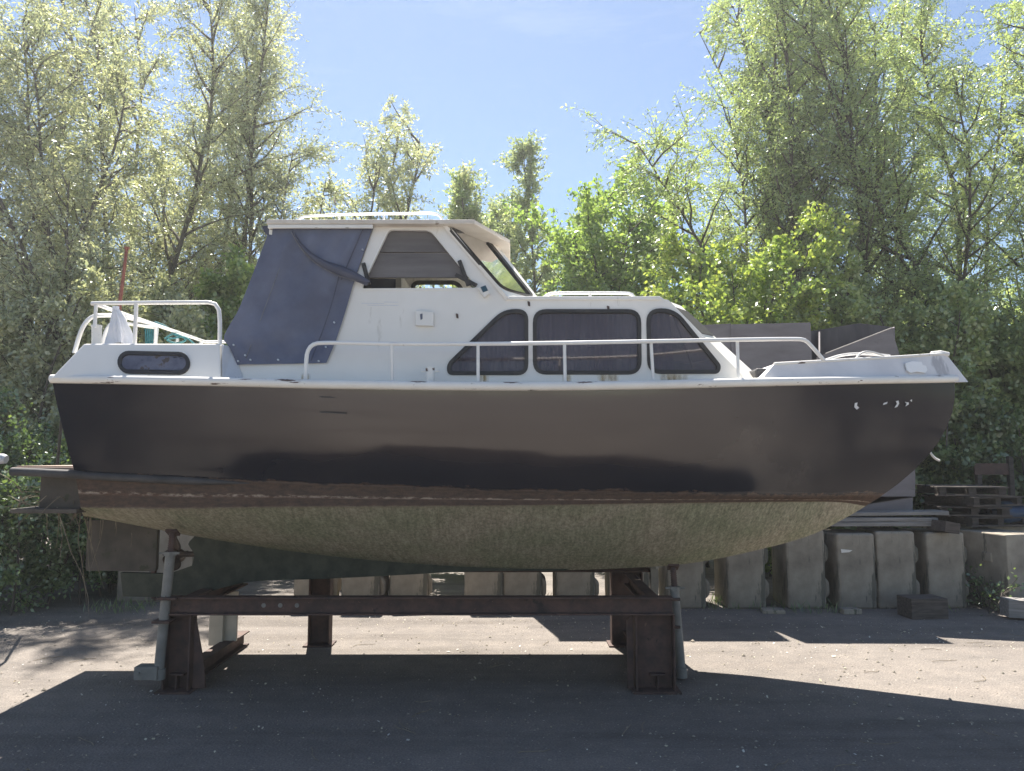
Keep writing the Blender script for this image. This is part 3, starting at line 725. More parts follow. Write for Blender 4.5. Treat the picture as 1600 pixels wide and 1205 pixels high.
for x0_, x1_ in ((1030, 1076), (930, 968), (745, 765), (878, 894), (470, 486)):
    b = MB(); b.plate([[(x0_, 583), (x1_, 583), (x1_, 600), (x0_, 600)]], PW, .0005, .002); addp(b, 'rust_stain', M['stain'])

# ---- bow: raised foredeck with sloping sides
bot = crvP([(1184, 600, 5.85), (1280, 598, 6.13), (1380, 597, 6.46), (1450, 596.5, 6.70), (1513, 597, 6.9)], 30)
topc = crvP([(1210, 569, 6.02), (1280, 565, 6.24), (1350, 561, 6.48), (1420, 557, 6.71), (1478, 553, 6.9)], 30)
b = MB(); b.grid(lambda u, v: bot[round(u * 29)].lerp(topc[round(u * 29)], v), 29, 4); b.mirror()
fd = addp(b, 'foredeck_side', M['bulwark'], smooth=40, merge=.0005)
b = MB(); b.grid(lambda u, v: (lambda p: Vector((p.x, p.y + (2 * YC - 2 * p.y) * v, p.z - .004)))(topc[round(u * 29)]), 29, 8); 
a0, a1 = bot[0], topc[0]; b.add([a0, a1, Vector((a1.x, 2 * YC - a1.y, a1.z)), Vector((a0.x, 2 * YC - a0.y, a0.z))], [(0, 1, 2, 3)])
addp(b, 'foredeck', M['bulwark'], smooth=30)
b = MB(); b.tube([p + Vector((0, 0, .002)) for p in topc], .012, 8); pair(b, 'foredeck_edge', M['white_chip'], fd, smooth=60)
b = MB(); b.tube([P(1455, 553, 6.9), P(1470, 551.5, 6.9), P(1482, 554, 6.9)], .022, 8); addp(b, 'stem_fitting', M['white_chip'], smooth=60)
def sp_on(px, py, off):
    """a point on the foredeck side"""
    best = min(((bot[i].lerp(topc[i], v)) for i in range(30) for v in np.linspace(0, 1, 12)), key=lambda p: (800 + F * p.x / (p.y * CP + (p.z - CAMZ) * SP) - px) ** 2 + ((602.5 - F * ((p.z - CAMZ) * CP - p.y * SP) / (p.y * CP + (p.z - CAMZ) * SP)) - py) ** 2)
    return best
c = sp_on(1430, 576, 0); PB = Plane(sp_on(1380, 590, 0) , sp_on(1450, 590, 0), sp_on(1415, 562, 0))
b = MB(); b.plate([[(1412, 569), (1422, 566), (1437, 567), (1439, 572), (1444, 573), (1446, 580), (1443, 584), (1430, 582), (1420, 584), (1415, 580)]], PB, .01, .02); addp(b, 'white_patch', M['fresh_white'], fd)
# letter remains on the bow: pale flakes of old paint
def hull_at(px, py):
    best = None
    for v, r in rows[:9]:
        for p in r[NU // 2:]:
            d = p.y * CP + (p.z - CAMZ) * SP
            e = (800 + F * p.x / d - px) ** 2 + (602.5 - F * ((p.z - CAMZ) * CP - p.y * SP) / d - py) ** 2
            if best is None or e < best[0]: best = (e, p)
    return best[1]
b = MB()
PH = Plane(hull_at(1335, 640), hull_at(1420, 640), hull_at(1380, 610))
for lp in ([(1334, 630), (1338, 629), (1337, 634), (1341, 637), (1337, 640), (1333, 636)], [(1379, 630), (1385, 628), (1384, 631), (1378, 633)], [(1398, 627), (1402, 626), (1403, 631), (1400, 636), (1396, 637), (1400, 631)], [(1412, 628), (1418, 629), (1418, 632), (1413, 635), (1415, 631)], [(1420, 626), (1423, 624), (1423, 628)]):
    b = MB(); b.plate([lp], PH, .002, .012); addp(b, 'paint_flake', M['stained_white'], hull)
b = MB()
for q in ((500, 620, 545, 622), (500, 644, 541, 646), (1180, 646, 1230, 648)):
    p0, p1 = P(q[0], q[1], 5.605), P(q[2], q[3], 5.605)
    if q[0] < 1000: b.bar(p0, p1, .003, .010)
addp(b, 'hull_scratch', M['cover'])
# forward well cover
b = MB(); b.box((P(1185, 580, 6.5).x, 6.9, 2.46), (.3, 1.6, .2)); addp(b, 'well_cover', M['cover'], bevel=.02)
# strap and line hanging from the bow
b = MB(); b.tube(crvP([(1451, 703, 6.9), (1456, 711, 6.9), (1462, 717, 6.9), (1468, 720, 6.9)], 8), .011, 6)
tag(b.build('plastic_strap', M['hose'], smooth=60), 'short curved white plastic strap hanging off the bow stem', 'strap')
b = MB(); b.tube([P(1481, 604, 6.9), P(1481, 650, 6.9), P(1479, 697, 6.9)], .006, 6)
tag(b.build('mooring_line', M['cover'], smooth=60), 'thin dark line hanging straight down from the bow tip', 'line')
# hose coil on the foredeck
b = MB(); b.tube(crvP([(1290, 563, 6.5), (1312, 556, 6.55), (1335, 553, 6.6), (1360, 553.5, 6.7), (1390, 556, 6.8)], 20), .012, 8)
b.tube(crvP([(1338, 560, 6.45), (1343, 554, 6.5), (1352, 550, 6.5), (1364, 551, 6.55), (1380, 556, 6.6)], 16), .01, 8)
tag(b.build('hose', M['hose'], smooth=60), 'pale looped hose lying on the foredeck near the bow', 'hose')
# cloth tied at the stern rail
cb_ = P(190, 540, 6.05); ct_ = P(181, 481, 6.05)
def clo(u, v):
    a = 2 * math.pi * u; r = .018 + .075 * v ** .8; k = 1 + .35 * math.sin(5 * a + 2 * v) * v + .15 * math.sin(9 * a)
    c = ct_.lerp(cb_, v); return c + Vector((r * k * math.cos(a), r * .7 * k * math.sin(a), .02 * math.sin(3 * a) * v))
b = MB(); b.grid(clo, 60, 14); b.tube([ct_ + Vector((0, 0, .01)), ct_ - Vector((0, 0, .02))], .026, 10)
tag(b.build('folded_cloth', M['cloth'], smooth=60, merge=.0001), 'pale blue and white cloth bundled upright at the stern rail', 'cloth')
# rope over the stern rail
b = MB()
zr_ = P(242, 508, 7.25)
for k in range(5):
    x = -.02 * k
    b.tube(crv([zr_ + Vector((x + .02, -.03, -.2)), zr_ + Vector((x, -.02, -.02)), zr_ + Vector((x - .01, .0, .03)), zr_ + Vector((x, .03, -.02)), zr_ + Vector((x - .02, .02, -.22 - .01 * k))], 12), .008, 6)
b.tube(crv([zr_ + Vector((0, 0, .03)), zr_ + Vector((.12, -.02, -.02)), zr_ + Vector((.2, .02, -.1)), zr_ + Vector((.3, 0, -.12)), zr_ + Vector((.42, 0, -.21))], 20), .009, 6)
b.tube(crv([zr_ + Vector((.1, 0, -.13)), zr_ + Vector((.2, -.03, -.09)), zr_ + Vector((.3, 0, -.14)), zr_ + Vector((.2, .03, -.17)), zr_ + Vector((.12, 0, -.14)), zr_ + Vector((.25, -.02, -.12))], 24), .009, 6)
tag(b.build('rope', M['rope'], smooth=60), 'teal rope tangled over the white stern rail', 'rope')
# dry weed hanging off the stern
b = MB(); rn = random.Random(5)
for k in range(70):
    p = Vector((rn.uniform(-3.88, -3.40), rn.uniform(6.0, 7.0), rn.uniform(1.46, 1.58)))
    d = Vector((rn.uniform(-.6, .35), rn.uniform(-.3, .3), rn.uniform(-.4, .3))).normalized(); ln = rn.uniform(.1, .4) if k > 12 else rn.uniform(.4, .95)
    if k <= 12: d = Vector((rn.uniform(-.25, .3), rn.uniform(-.1, .1), -1)).normalized()
    pts_ = [p]
    for s_ in range(5):
        d = (d + Vector((rn.uniform(-.2, .2), rn.uniform(-.2, .2), rn.uniform(-.25, .05)))).normalized(); pts_.append(pts_[-1] + d * ln / 5)
    b.tube(pts_, [.004, .0035, .003, .0025, .002, .001], 4)
tag(b.build('dry_weed', M['straw']), 'tangle of dry stalks hanging below the swim platform', 'dry weed')

# ------------------------------------------------------------------ cradle
crd = thing('boat_cradle', 'rusty steel cradle with adjustable posts carrying the boat', 'cradle', (-.4, YC, 0))
def cpart(b, name, m, parent=None, **k): return b.build(name, m, parent or crd, **k)
YN, YFR = 6.30, 7.85
zb = (P(600, 932, YN).z + P(600, 960, YN).z) / 2; hb = P(600, 932, YN).z - P(600, 960, YN).z
xl, xr = P(256, 940, YN).x, P(1050, 940, YN).x
def ibeam(b, a, c, h, wd):
    b.bar(a, c, .012, h); up_ = Vector((0, 0, h / 2))
    b.bar(a + up_, c + up_, wd, .014); b.bar(a - up_, c - up_, wd, .014)
b = MB(); ibeam(b, Vector((xl, YN, zb)), Vector((xr, YN, zb)), hb - .014, .10); bm_ = cpart(b, 'beam', M['rust'], bevel=.002)
for x in (412, 438, 464):
    c = P(x, 946, YN - .006); b = MB(); b.tube([c + Vector((0, -.004, 0)), c], .018, 10); cpart(b, 'bolt_plug', M['post'], bm_)
zf = .83
b = MB(); ibeam(b, Vector((xl + .1, YFR, zf)), Vector((xr + .1, YFR, zf)), .22, .10); cpart(b, 'beam', M['rust'], bevel=.002)
b = MB(); b.box(((xl + xr) / 2 + .1, YFR + .01, zf + .11 + .225), (xr - xl, .16, .43)); cpart(b, 'unseen_shade_board', M['timber_dark'], bevel=.006)  # unseen board added above the far beam to close a gap in the boat's shadow
for x in (xl + .12, xr - .12):
    b = MB(); ibeam(b, Vector((x, YN, .07)), Vector((x, YFR, .07)), .12, .12); cpart(b, 'cross_beam', M['rust'], bevel=.002)
    b = MB(); ibeam(b, Vector((x, YN + .06, zb - .02)), Vector((x, YFR - .06, zb - .02)), .10, .10); cpart(b, 'cross_beam', M['rust'], bevel=.002)
zt = zb - hb / 2
for x, y in ((xl + .12, YN), (xr - .14, YN), (xl + .88, YFR), (xr - .14, YFR)):
    b = MB(); wd = .20 if x < 0 else .30; zt = zb - hb / 2 if y == YN else zf - .12
    y = y + (.05 if y == YN else 0)
    b.box((x - wd / 2, y, zt / 2), (.014, .13, zt)); b.box((x + wd / 2, y, zt / 2), (.014, .13, zt)); b.box((x, y + .02, zt / 2), (wd - .016, .012, zt))
    b.box((x, y, .008), (wd + .08, .24, .016))
    cpart(b, 'leg', M['rust'], bevel=.002)
# gussets
zt = zb - hb / 2
for x, sg, y in ((xl + .24, 1, YN + .03), (xr - .31, -1, YN + .03)):
    b = MB(); pts_ = [(x, zt - .002), (x + sg * .02, zt - .1), (x + sg * .09, .18), (x + sg * .10, .02), (x, .02)] if sg > 0 else [(x, zt - .002), (x - .05, zt - .05), (x - .05, .02), (x, .02)]
    b.loops([pts_], lambda u, v, y=y: Vector((u, y, v)), Vector((0, -1, 0)), .02); cpart(b, 'gusset', M['rust'])
# adjustable posts
def post(xb, yb, xt, zt_, m, screw_top, sq=False):
    zo = .09 if yb < 6.5 else 0.0; a = Vector((xb, yb, .09 + zo)); t = Vector((xt, yb, zt_)); b = MB()
    if sq: b.bar(a, t, .075, .075, Vector((0, 1, 0)))
    else: b.tube([a, a.lerp(t, .5), t], .038, 14)
    o = cpart(b, 'post', m, smooth=40, bevel=.004 if sq else 0)
    b = MB(); b.tube([t, screw_top], .024, 10)
    for k in range(10): b.tube([t.lerp(screw_top, k / 10), t.lerp(screw_top, k / 10 + .04)], .027, 10)
    cpart(b, 'screw', M['rust'], o, smooth=40)
    b = MB(); b.tube([t - Vector((0, 0, .0)), t + Vector((0, 0, .03))], .052, 6); b.bar(t + Vector((-.08, -.02, .02)), t + Vector((.08, -.02, .02)), .016, .016)
    cpart(b, 'nut', M['post'], o)
    b = MB(); d = (screw_top - t).normalized(); b.box(screw_top, (.09, .09, .02), Matrix.Rotation(R(-30) if yb < YC else R(30), 3, 'X')); cpart(b, 'pad', M['rust'], o)
    b = MB(); b.tube([Vector((xb, yb, .02 + zo)), Vector((xb, yb, .1 + zo))], .05, 12); cpart(b, 'foot', m, o, smooth=40)
    return o
yp = 6.26
px_l, px_r = P(266, 880, yp).x, P(1061, 940, yp).x
o = post(px_l - .055, yp, P(266, 868, yp).x, P(266, 868, yp).z, M['post'], Vector((P(268, 838, 6.3).x, 6.32, P(268, 832, 6.32).z)))
b = MB(); b.box((px_l - .13, yp - .01, .17), (.18, .12, .10)); b.tube([Vector((px_l - .18, yp - .07, .175)), Vector((px_l - .18, yp - .085, .175))], .012, 8); cpart(b, 'post_shoe', M['post'], o, bevel=.006)
for q in ((256, 970, .14), (264, 934, .16)):
    b = MB(); c = P(q[0], q[1], yp); b.box(c, (q[2], .13, .02)); cpart(b, 'post_bracket', M['rust'], o, bevel=.003)
yp = 6.64
o = post(P(1064, 1040, yp).x, yp, P(1054, 922, yp).x, P(1054, 922, yp).z, M['post'], Vector((P(1053, 915, 6.7).x, 6.72, P(1053, 886, 6.72).z)))
for q in (978, 935):
    b = MB(); b.box(P(1046, q, yp), (.16, .13, .02)); cpart(b, 'post_bracket', M['rust'], o, bevel=.003)
# far posts: cream square post left, box post right
o = post(P(352, 985, 7.55).x, 7.55, P(352, 930, 7.55).x, .80, M['cream_post'], Vector((P(352, 930, 7.55).x, 7.5, 1.28)), True)
b = MB(); b.box((P(338, 985, 7.4).x, 7.40, .36), (.13, .035, .52)); b.box((P(360, 985, 7.5).x - .0, 7.44, .36), (.17, .03, .46)); cpart(b, 'post_face', M['cream_post'], o, bevel=.004)
o = post(P(1020, 985, 7.9).x, 7.82, P(1020, 930, 7.9).x, .75, M['post'], Vector((P(1020, 930, 7.9).x, 7.6, 1.18)), True)

# ------------------------------------------------------------------ concrete blocks behind
def block_mesh():
    b = MB(); wd, dp, h = .475, .62, .94
    b.box((0, dp / 2, h / 2), (wd, dp, h))
    for z in (.24, .66):
        b.loops([[(wd / 2 - .002, z - .14), (wd / 2 + .06, z - .08), (wd / 2 + .06, z + .08), (wd / 2 - .002, z + .14)]], lambda u, v: Vector((u, .05, v)), Vector((0, -1, 0)), .45)
    return b
blk = [(495, 9.75, 4, 'concrete block seen above the cradle beam, leftmost of its row'), (567, 9.7, -2, 'concrete block above the cradle beam, second from the left in its row'), (642, 9.8, 9, 'turned concrete block above the cradle beam beside the wide dark gap'),
       (756, 9.68, 0, 'concrete block above the beam just right of the wide dark gap'), (816, 9.7, -1, 'concrete block under the deepest part of the keel'), (898, 9.68, 2, 'concrete block above the beam right of the sunlit leafy slit'),
       (980, 9.75, 0, 'narrowly seen concrete block left of the right cradle leg'), (1068, 9.68, 0, 'concrete block directly behind the right support post'), (1160, 9.66, 1, 'concrete block under the forefoot, second right of the support post'),
       (1252, 9.66, -1, 'concrete block cut off at the top by the sloping stem'), (1330, 9.64, 3, 'concrete block with white scuff, left one of a touching pair'), (1391, 9.66, -2, 'concrete block, right one of a touching pair, without scuff'),
       (1468, 9.68, 1, 'mossy stained concrete block carrying the timber offcut'), (222, 10.1, 0, 'dark shaded concrete block behind the rudder'), (283, 10.1, 4, 'pale concrete block seen through the propeller opening')]
b0 = None
for px, y, a, lab in blk:
    if b0 is None:
        b0 = block_mesh().build('concrete_block', M['concrete'], bevel=.03); o = b0
    else: o = copy_thing(b0)
    o.location = G(px, y) + Vector((0, 0, -.004)); o.rotation_euler = (0, 0, R(a)); s_ = 1 + .012 * ((px * 7) % 5 - 2); o.scale = (1, 1, s_)
    tag(o, lab, 'concrete block', 'upright concrete blocks in a row')
b = MB(); b.box((0, .75, .46), (.56, 1.5, .92)); b.box((-.28, .3, .62), (.03, .16, .12)); b.box((-.28, .8, .62), (.03, .16, .12))
o = b.build('concrete_block', M['concrete'], bevel=.02); o.location = G(1578, 9.5) + Vector((.1, 0, 0)); o.rotation_euler = (0, 0, R(14))
tag(o, 'long mossy concrete block turned askew at the right end of the row', 'concrete block', 'upright concrete blocks in a row')
b = MB(); b.plate([[(1314, 858), (1332, 860), (1327, 863), (1315, 864)]], Plane(P(1300, 900, 9.62), P(1350, 900, 9.62), P(1320, 860, 9.62)), .004)
o = b.build('scuff', M['white_chip'])
for ob in [ob for ob in COL.objects if ob.get('label', '').startswith('concrete block with white scuff')]:
    o.parent = ob; o.matrix_parent_inverse = (Matrix.Translation(ob.location) @ ob.rotation_euler.to_matrix().to_4x4() @ Matrix.Diagonal((*ob.scale, 1))).inverted()

# timber and rubble on the ground and the blocks
def wood(name, c, size, m, lab, cat, rz=0, rx=0, ry=0, grp=None, bv=.006):
    b = MB(); b.box((0, 0, 0), size); o = b.build(name, m, bevel=bv); o.location = c; o.rotation_euler = (R(rx), R(ry), R(rz)); return tag(o, lab, cat, grp)
wood('timber_block', G(1427, 9.2) + Vector((0, 0, .115)), (.44, .3, .23), M['timber_dark'], 'dark squat timber block on the ground before the blocks', 'timber block', 4)
wood('timber_beam', G(1600, 9.05) + Vector((.15, 0, .11)), (.95, .22, .2), M['timber'], 'grey squared beam lying at the right edge of the yard', 'beam', -8, 0, 2)
wood('paving_stone', G(1316, 9.4) + Vector((0, 0, .03)), (.22, .16, .06), M['concrete'], 'small pale stone at the foot of the scuffed block', 'stone', 3)
wood('paving_stone', G(1198, 9.45) + Vector((0, 0, .02)), (.26, .2, .04), M['concrete'], 'flat stone between the two blocks under the forefoot', 'stone', -9)
zt_ = .965
for k, (px0, px1, y, z, dy) in enumerate(((1290, 1468, 9.72, 1.02, .30), (1296, 1458, 9.74, 1.075, .28), (1300, 1475, 9.78, 1.145, .34))):
    x0, x1 = (px0 - 800) / F * y, (px1 - 800) / F * y
    wood('plank', ((x0 + x1) / 2, y + dy / 2, z), (x1 - x0, dy, .05 if k < 2 else .045), M['timber'], ('grey plank at the bottom of the pile on the blocks', 'shorter grey plank in the middle of the pile on the blocks', 'broad pale plank on top of the pile on the blocks')[k], 'plank', (1, -1, -2)[k], 0, (0, 0, -1)[k], 'planks piled on the blocks')
wood('timber_offcut', Vector(((1468 - 800) / F * 9.62, 9.66, 1.0)), (.20, .34, .13), M['timber_dark'], 'dark timber offcut overhanging the mossy block', 'offcut', 8, 0, 10)
# stack of pallets
def pallet(loc, rz, lab):
    r = thing('pallet', lab, 'pallet', loc, 'pallets stacked behind the blocks')
    for k in range(3):
        b = MB(); b.box(Vector(loc) + Vector((-.36 + .36 * k, 0, .06)), (.09, .8, .08)); b.build('bearer', M['timber_old'], r, bevel=.004)
    for k in range(6):
        b = MB(); b.box(Vector(loc) + Vector((0, -.36 + .145 * k, .112)), (.86, .11, .02)); b.build('deck_board', M['timber_dark'] if k % 2 else M['timber_old'], r, bevel=.003)
    for yy in (-.36, .36):
        b = MB(); b.box(Vector(loc) + Vector((0, yy, .01)), (.86, .1, .02)); b.build('base_board', M['timber_dark'], r)
    r.rotation_euler = (0, 0, R(rz)); return r
for k, (px, z, rz) in enumerate(((1520, .96, 8), (1500, 1.09, -14), (1512, 1.22, 17), (1494, 1.35, -9))):
    pallet(Vector(((px - 800) / F * 10.5, 10.5, z)), rz, ('wide pallet lowest in the stack behind the blocks', 'dark pallet second from the bottom of the stack', 'pallet just under the top one of the stack', 'topmost pallet of the stack behind the plank pile')[k])
for k, px in enumerate((1480, 1560)):
    o = copy_thing(b0); o.location = ((px - 800) / F * 10.35, 10.3, 0); o.rotation_euler = (0, 0, R(2)); o.scale = (1.1, 1, 1.0)
    tag(o, ('shaded concrete block in the back row carrying the pallets', 'shaded concrete block in the back row under the blue tarpaulin')[k], 'concrete block', 'upright concrete blocks in a row')
# blue tarpaulin roll
tb = Vector(((1575 - 800) / F * 10.3, 10.3, 1.13))
def tarp(u, v):
    a = 2 * math.pi * v; x = -.32 + 1.3 * u; r = .13 * min(1, 6 * u + .35) * (1 + .12 * math.sin(17 * u + 3 * a) + .08 * math.sin(5 * a))
    return tb + Vector((x, r * 1.3 * math.cos(a), r * math.sin(a) - .05 * u))
b = MB(); b.grid(tarp, 40, 24); tag(b.build('tarpaulin_roll', M['tarp'], smooth=70, merge=.0001), 'crumpled dark blue tarpaulin roll lying right of the pallet stack', 'tarpaulin')
# rusty frame
fx = lambda px: (px - 800) / F * 11.6
b = thing('rusty_frame', 'rusty steel frame standing in front of the undergrowth', 'frame', (fx(1545), 11.6, 0))
m_ = MB(); m_.box((fx(1547), 11.6, P(1547, 733, 11.6).z), (fx(1576) - fx(1518), .03, .17)); m_.build('cross_plate', M['rust'], b, bevel=.004)
for px, py in ((1524, 742), (1574, 713)):
    m_ = MB(); zz = P(px, py, 11.6).z; m_.box((fx(px), 11.6, zz / 2), (.07, .07, zz)); m_.build('upright', M['timber_old'], b, bevel=.004)

# plywood boxes behind the boat
yb_ = 10.05
bz = P(1300, 800, yb_).z
pl = thing('plywood_box', 'tall grey plywood box with straight top showing behind the cabin front', 'box', ((1150 - 800) / F * yb_, yb_, bz), 'tall plywood boxes on the blocks')
x0, x1 = 2.47, (1272 - 800) / F * yb_; zt1, zt2 = P(1100, 508, yb_).z, P(1272, 504, yb_).z
def quadpl(b, xa_, xb_, y, za, zb0, zb1, t=.02):
    b.loops([[(xa_, za), (xb_, za), (xb_, zb1), (xa_, zb0)]], lambda u, v: Vector((u, y, v)), Vector((0, -1, 0)), t)
xm = (1147 - 800) / F * yb_
b = MB(); quadpl(b, x0, xm - .004, yb_, bz, zt1, zt1 + .02); b.build('front_panel', M['plywood'], pl)
b = MB(); quadpl(b, xm + .004, x1, yb_, bz, zt1 + .01, zt2); b.build('front_panel', M['plywood'], pl)
b = MB(); b.box((xm, yb_ - .012, (bz + zt1) / 2), (.03, .02, zt1 - bz)); b.build('batten', M['plywood'], pl, bevel=.003)
b = MB(); quadpl(b, x0, x1, yb_ + .9, bz, zt1 - .02, zt2 - .02); b.build('back_panel', M['plywood'], pl)
b = MB()
for x in (x0 + .01, x1 - .012): b.box((x, yb_ + .46, (bz + zt1) / 2), (.02, .88, zt1 - bz))
b.build('end_panel', M['plywood'], pl)
po = thing('plywood_box', 'grey plywood box with open slanting top showing above the foredeck', 'box', ((1350 - 800) / F * yb_, yb_, bz), 'tall plywood boxes on the blocks')
def pz(q, y): return [(P(px, py, y).x, P(px, py, y).z) for px, py in q]
b = MB(); b.loops([pz([(1277, 800), (1277, 558), (1290, 553), (1393, 513), (1406, 556), (1430, 735), (1430, 776), (1277, 776)], yb_)], lambda u, v: Vector((u, yb_, v)), Vector((0, -1, 0)), .02); b.build('front_panel', M['plywood'], po)
b = MB(); b.loops([pz([(1277, 800), (1277, 777.5), (1427, 777.5), (1427, 800)], yb_)], lambda u, v: Vector((u, yb_ + .012, v)), Vector((0, -1, 0)), .06); b.build('base_rail', M['plywood'], po)
yk = yb_ + .75
b = MB(); b.loops([pz([(1250, 790), (1250, 519), (1277, 516), (1342, 505), (1396, 511), (1404, 790)], yk)], lambda u, v: Vector((u, yk, v)), Vector((0, -1, 0)), .02); b.build('back_panel', M['ply_inside'], po)
b = MB(); A, B_, C_, D_ = P(1393, 513, yb_ + .025), P(1396, 511, yk - .002), P(1396, 780, yk - .002), P(1424, 780, yb_ + .025)
b.add([A, B_, C_, D_], [(0, 1, 2, 3)]); o = b.build('end_panel', M['plywood'], po); o.modifiers.new('solid', 'SOLIDIFY').thickness = .02
A, B_, C_, D_ = P(1279, 558, yb_ + .025), P(1279, 518, yk - .002), P(1279, 780, yk - .002), P(1279, 780, yb_ + .025)
b = MB(); b.add([A, B_, C_, D_], [(0, 1, 2, 3)]); o = b.build('end_panel', M['plywood'], po); o.modifiers.new('solid', 'SOLIDIFY').thickness = .02
b = MB(); b.tube([P(1290, 552.5, yb_), P(1393, 512.5, yb_)], .008, 6); b.build('cut_edge', M['ply_edge'], po)
# long box hidden behind the cabin that shades the yard
lb = thing('plywood_box', 'long closed plywood box standing behind the wheelhouse and cabin windows', 'box', (1.2, yb_, bz), 'tall plywood boxes on the blocks')
b = MB(); zz = 3.4; b.box((1.2, yb_ + .45, (bz + zz) / 2), (2.3, .9, zz - bz)); b.build('panel', M['plywood'], lb, bevel=.01)
b = MB(); b.box((1.2, yb_ + .45, zz + .012), (2.34, .94, .02)); b.build('lid', M['plywood'], lb)

# things at the left edge
b = MB(); b.tube([P(-30, 716, 7.5), P(4, 717, 7.5), P(10, 718, 7.5)], [.05, .05, .04], 12); b.tube([P(-30, 716, 7.5), P(-30, 1000, 7.5)], .04, 10)
tag(b.build('grey_pipe', M['grey_metal'], smooth=50), 'grey pipe end poking in at the left edge', 'pipe')
b = MB(); b.tube([P(88, 742, 8.2), P(92, 700, 8.2), P(98, 640, 8.2), P(100, 610, 8.2)], .016, 8); b.tube([P(88, 742, 8.2), P(84, 800, 8.9)], .014, 8)
tag(b.build('thin_pole', M['bark_dark'], smooth=50), 'thin dark pole leaning behind the stern', 'pole')

# ------------------------------------------------------------------ ground litter
def quads_mesh(name, pts, d, wv, m, rnd, parent=None, off=Vector((0, 0, 0)), curl=None):
    n = len(pts); V = np.empty((n, 4, 3), np.float32)
    o3 = np.array(off)
    V[:, 0] = pts - o3; V[:, 1] = pts + d * .45 + wv - o3; V[:, 2] = pts + d - o3; V[:, 3] = pts + d * .45 - wv - o3
    me = bpy.data.meshes.new(name); me.vertices.add(n * 4); me.loops.add(n * 4); me.polygons.add(n)
    me.vertices.foreach_set('co', V.reshape(-1)); me.loops.foreach_set('vertex_index', np.arange(n * 4, dtype=np.int32))
    me.polygons.foreach_set('loop_start', np.arange(0, n * 4, 4, dtype=np.int32))
    a = me.attributes.new('rnd', 'FLOAT', 'FACE'); a.data.foreach_set('value', rnd.astype(np.float32))
    me.update(); me.validate(); me.materials.append(m)
    ob = bpy.data.objects.new(name, me); COL.objects.link(ob)
    if parent: ob.parent = parent
    return ob
def unit(v): return v / np.maximum(np.linalg.norm(v, axis=1, keepdims=True), 1e-9)
n = 5200
pp = np.stack([RNG.uniform(-6.5, 7.5, n), RNG.uniform(3.0, 10, n), RNG.uniform(.003, .012, n)], 1)
cx = RNG.uniform(-6.5, 7.5, 150); cy = RNG.uniform(3.0, 10, 150); ci = RNG.integers(0, 150, n); cl = RNG.random(n) < .72
pp[:, 0] = np.where(cl, cx[ci] + RNG.normal(0, .28, n), pp[:, 0]); pp[:, 1] = np.where(cl, np.clip(cy[ci] + RNG.normal(0, .22, n), 2.5, 10), pp[:, 1])
an = RNG.uniform(0, 6.28, n); ln = np.exp(RNG.normal(-4.5, .5, n)); ln = np.clip(ln, .004, .045)
dd = np.stack([np.cos(an) * ln, np.sin(an) * ln, RNG.uniform(-.2, .5, n) * ln], 1); ww = np.stack([-np.sin(an) * ln * .3, np.cos(an) * ln * .3, RNG.uniform(-.1, .3, n) * ln], 1)
M['litter'] = leaf_mat('fallen_bits', [(.2, (.10, .08, .05)), (.5, (.24, .20, .15)), (.9, (.48, .44, .38))], .15, (1, 1, .8), .04)
tag(quads_mesh('leaf_litter', pp, dd, ww, M['litter'], RNG.random(n)), 'pale fallen leaf bits strewn over the yard', 'leaf litter', kind='stuff')
b = MB(); rn = random.Random(3)
for k in range(46):
    c = Vector((rn.uniform(-4.5, 6), rn.uniform(3.2, 8.6), .007)); a = rn.uniform(0, 6.28); pts_ = [c]
    for s_ in range(6):
        a += rn.uniform(-.5, .5); pts_.append(pts_[-1] + Vector((math.cos(a), math.sin(a), 0)) * rn.uniform(.02, .055)); pts_[-1].z = .006 + rn.uniform(0, .006)
    b.tube(pts_, .0025, 4)
tag(b.build('twigs', M['straw']), 'thin dry twigs scattered on the yard', 'twigs', kind='stuff')
b = MB(); rn = random.Random(9)
for k in range(900):
    y = rn.uniform(3.5, 9.7); s_ = rn.uniform(.006, .018) * (1.6 if rn.random() < .06 else 1); c = Vector((rn.uniform(-.75, .75) * y, y, s_ * .3))
    vs = [c + Vector((rn.uniform(.6, 1) * s_ * math.cos(q), rn.uniform(.6, 1) * s_ * math.sin(q), 0)) for q in np.linspace(0, 5.2, 6)]
    b.add(vs + [c + Vector((0, 0, s_ * .6))], [(i, (i + 1) % 6, 6) for i in range(6)])
tag(b.build('gravel', M['concrete'], recalc=False), 'loose small stones over the yard surface', 'gravel', kind='stuff')

# weeds along the foot of the blocks
n = 2600
wx = RNG.uniform(-6.5, 7.2, n); wy = 9.5 + RNG.uniform(-.12, .5, n) + .1 * np.sin(wx * 3); kp = (np.sin(wx * 2.3) + np.sin(wx * 5.1 + 1)) > .1 * RNG.normal(0, 4, n)
wx, wy = wx[kp], wy[kp]; n = len(wx); hh = RNG.uniform(.03, .16, n)
dd = np.stack([RNG.normal(0, .4, n) * hh, RNG.normal(0, .4, n) * hh, hh], 1); an = RNG.uniform(0, 6.28, n)
ww = np.stack([np.cos(an), np.sin(an), 0 * an], 1) * RNG.uniform(.003, .007, n)[:, None]
tag(quads_mesh('weeds', np.stack([wx, wy, 0 * wx], 1), dd, ww, M['leaf_dark'], RNG.random(n)), 'sparse weeds and grass along the foot of the blocks', 'weeds', kind='stuff')

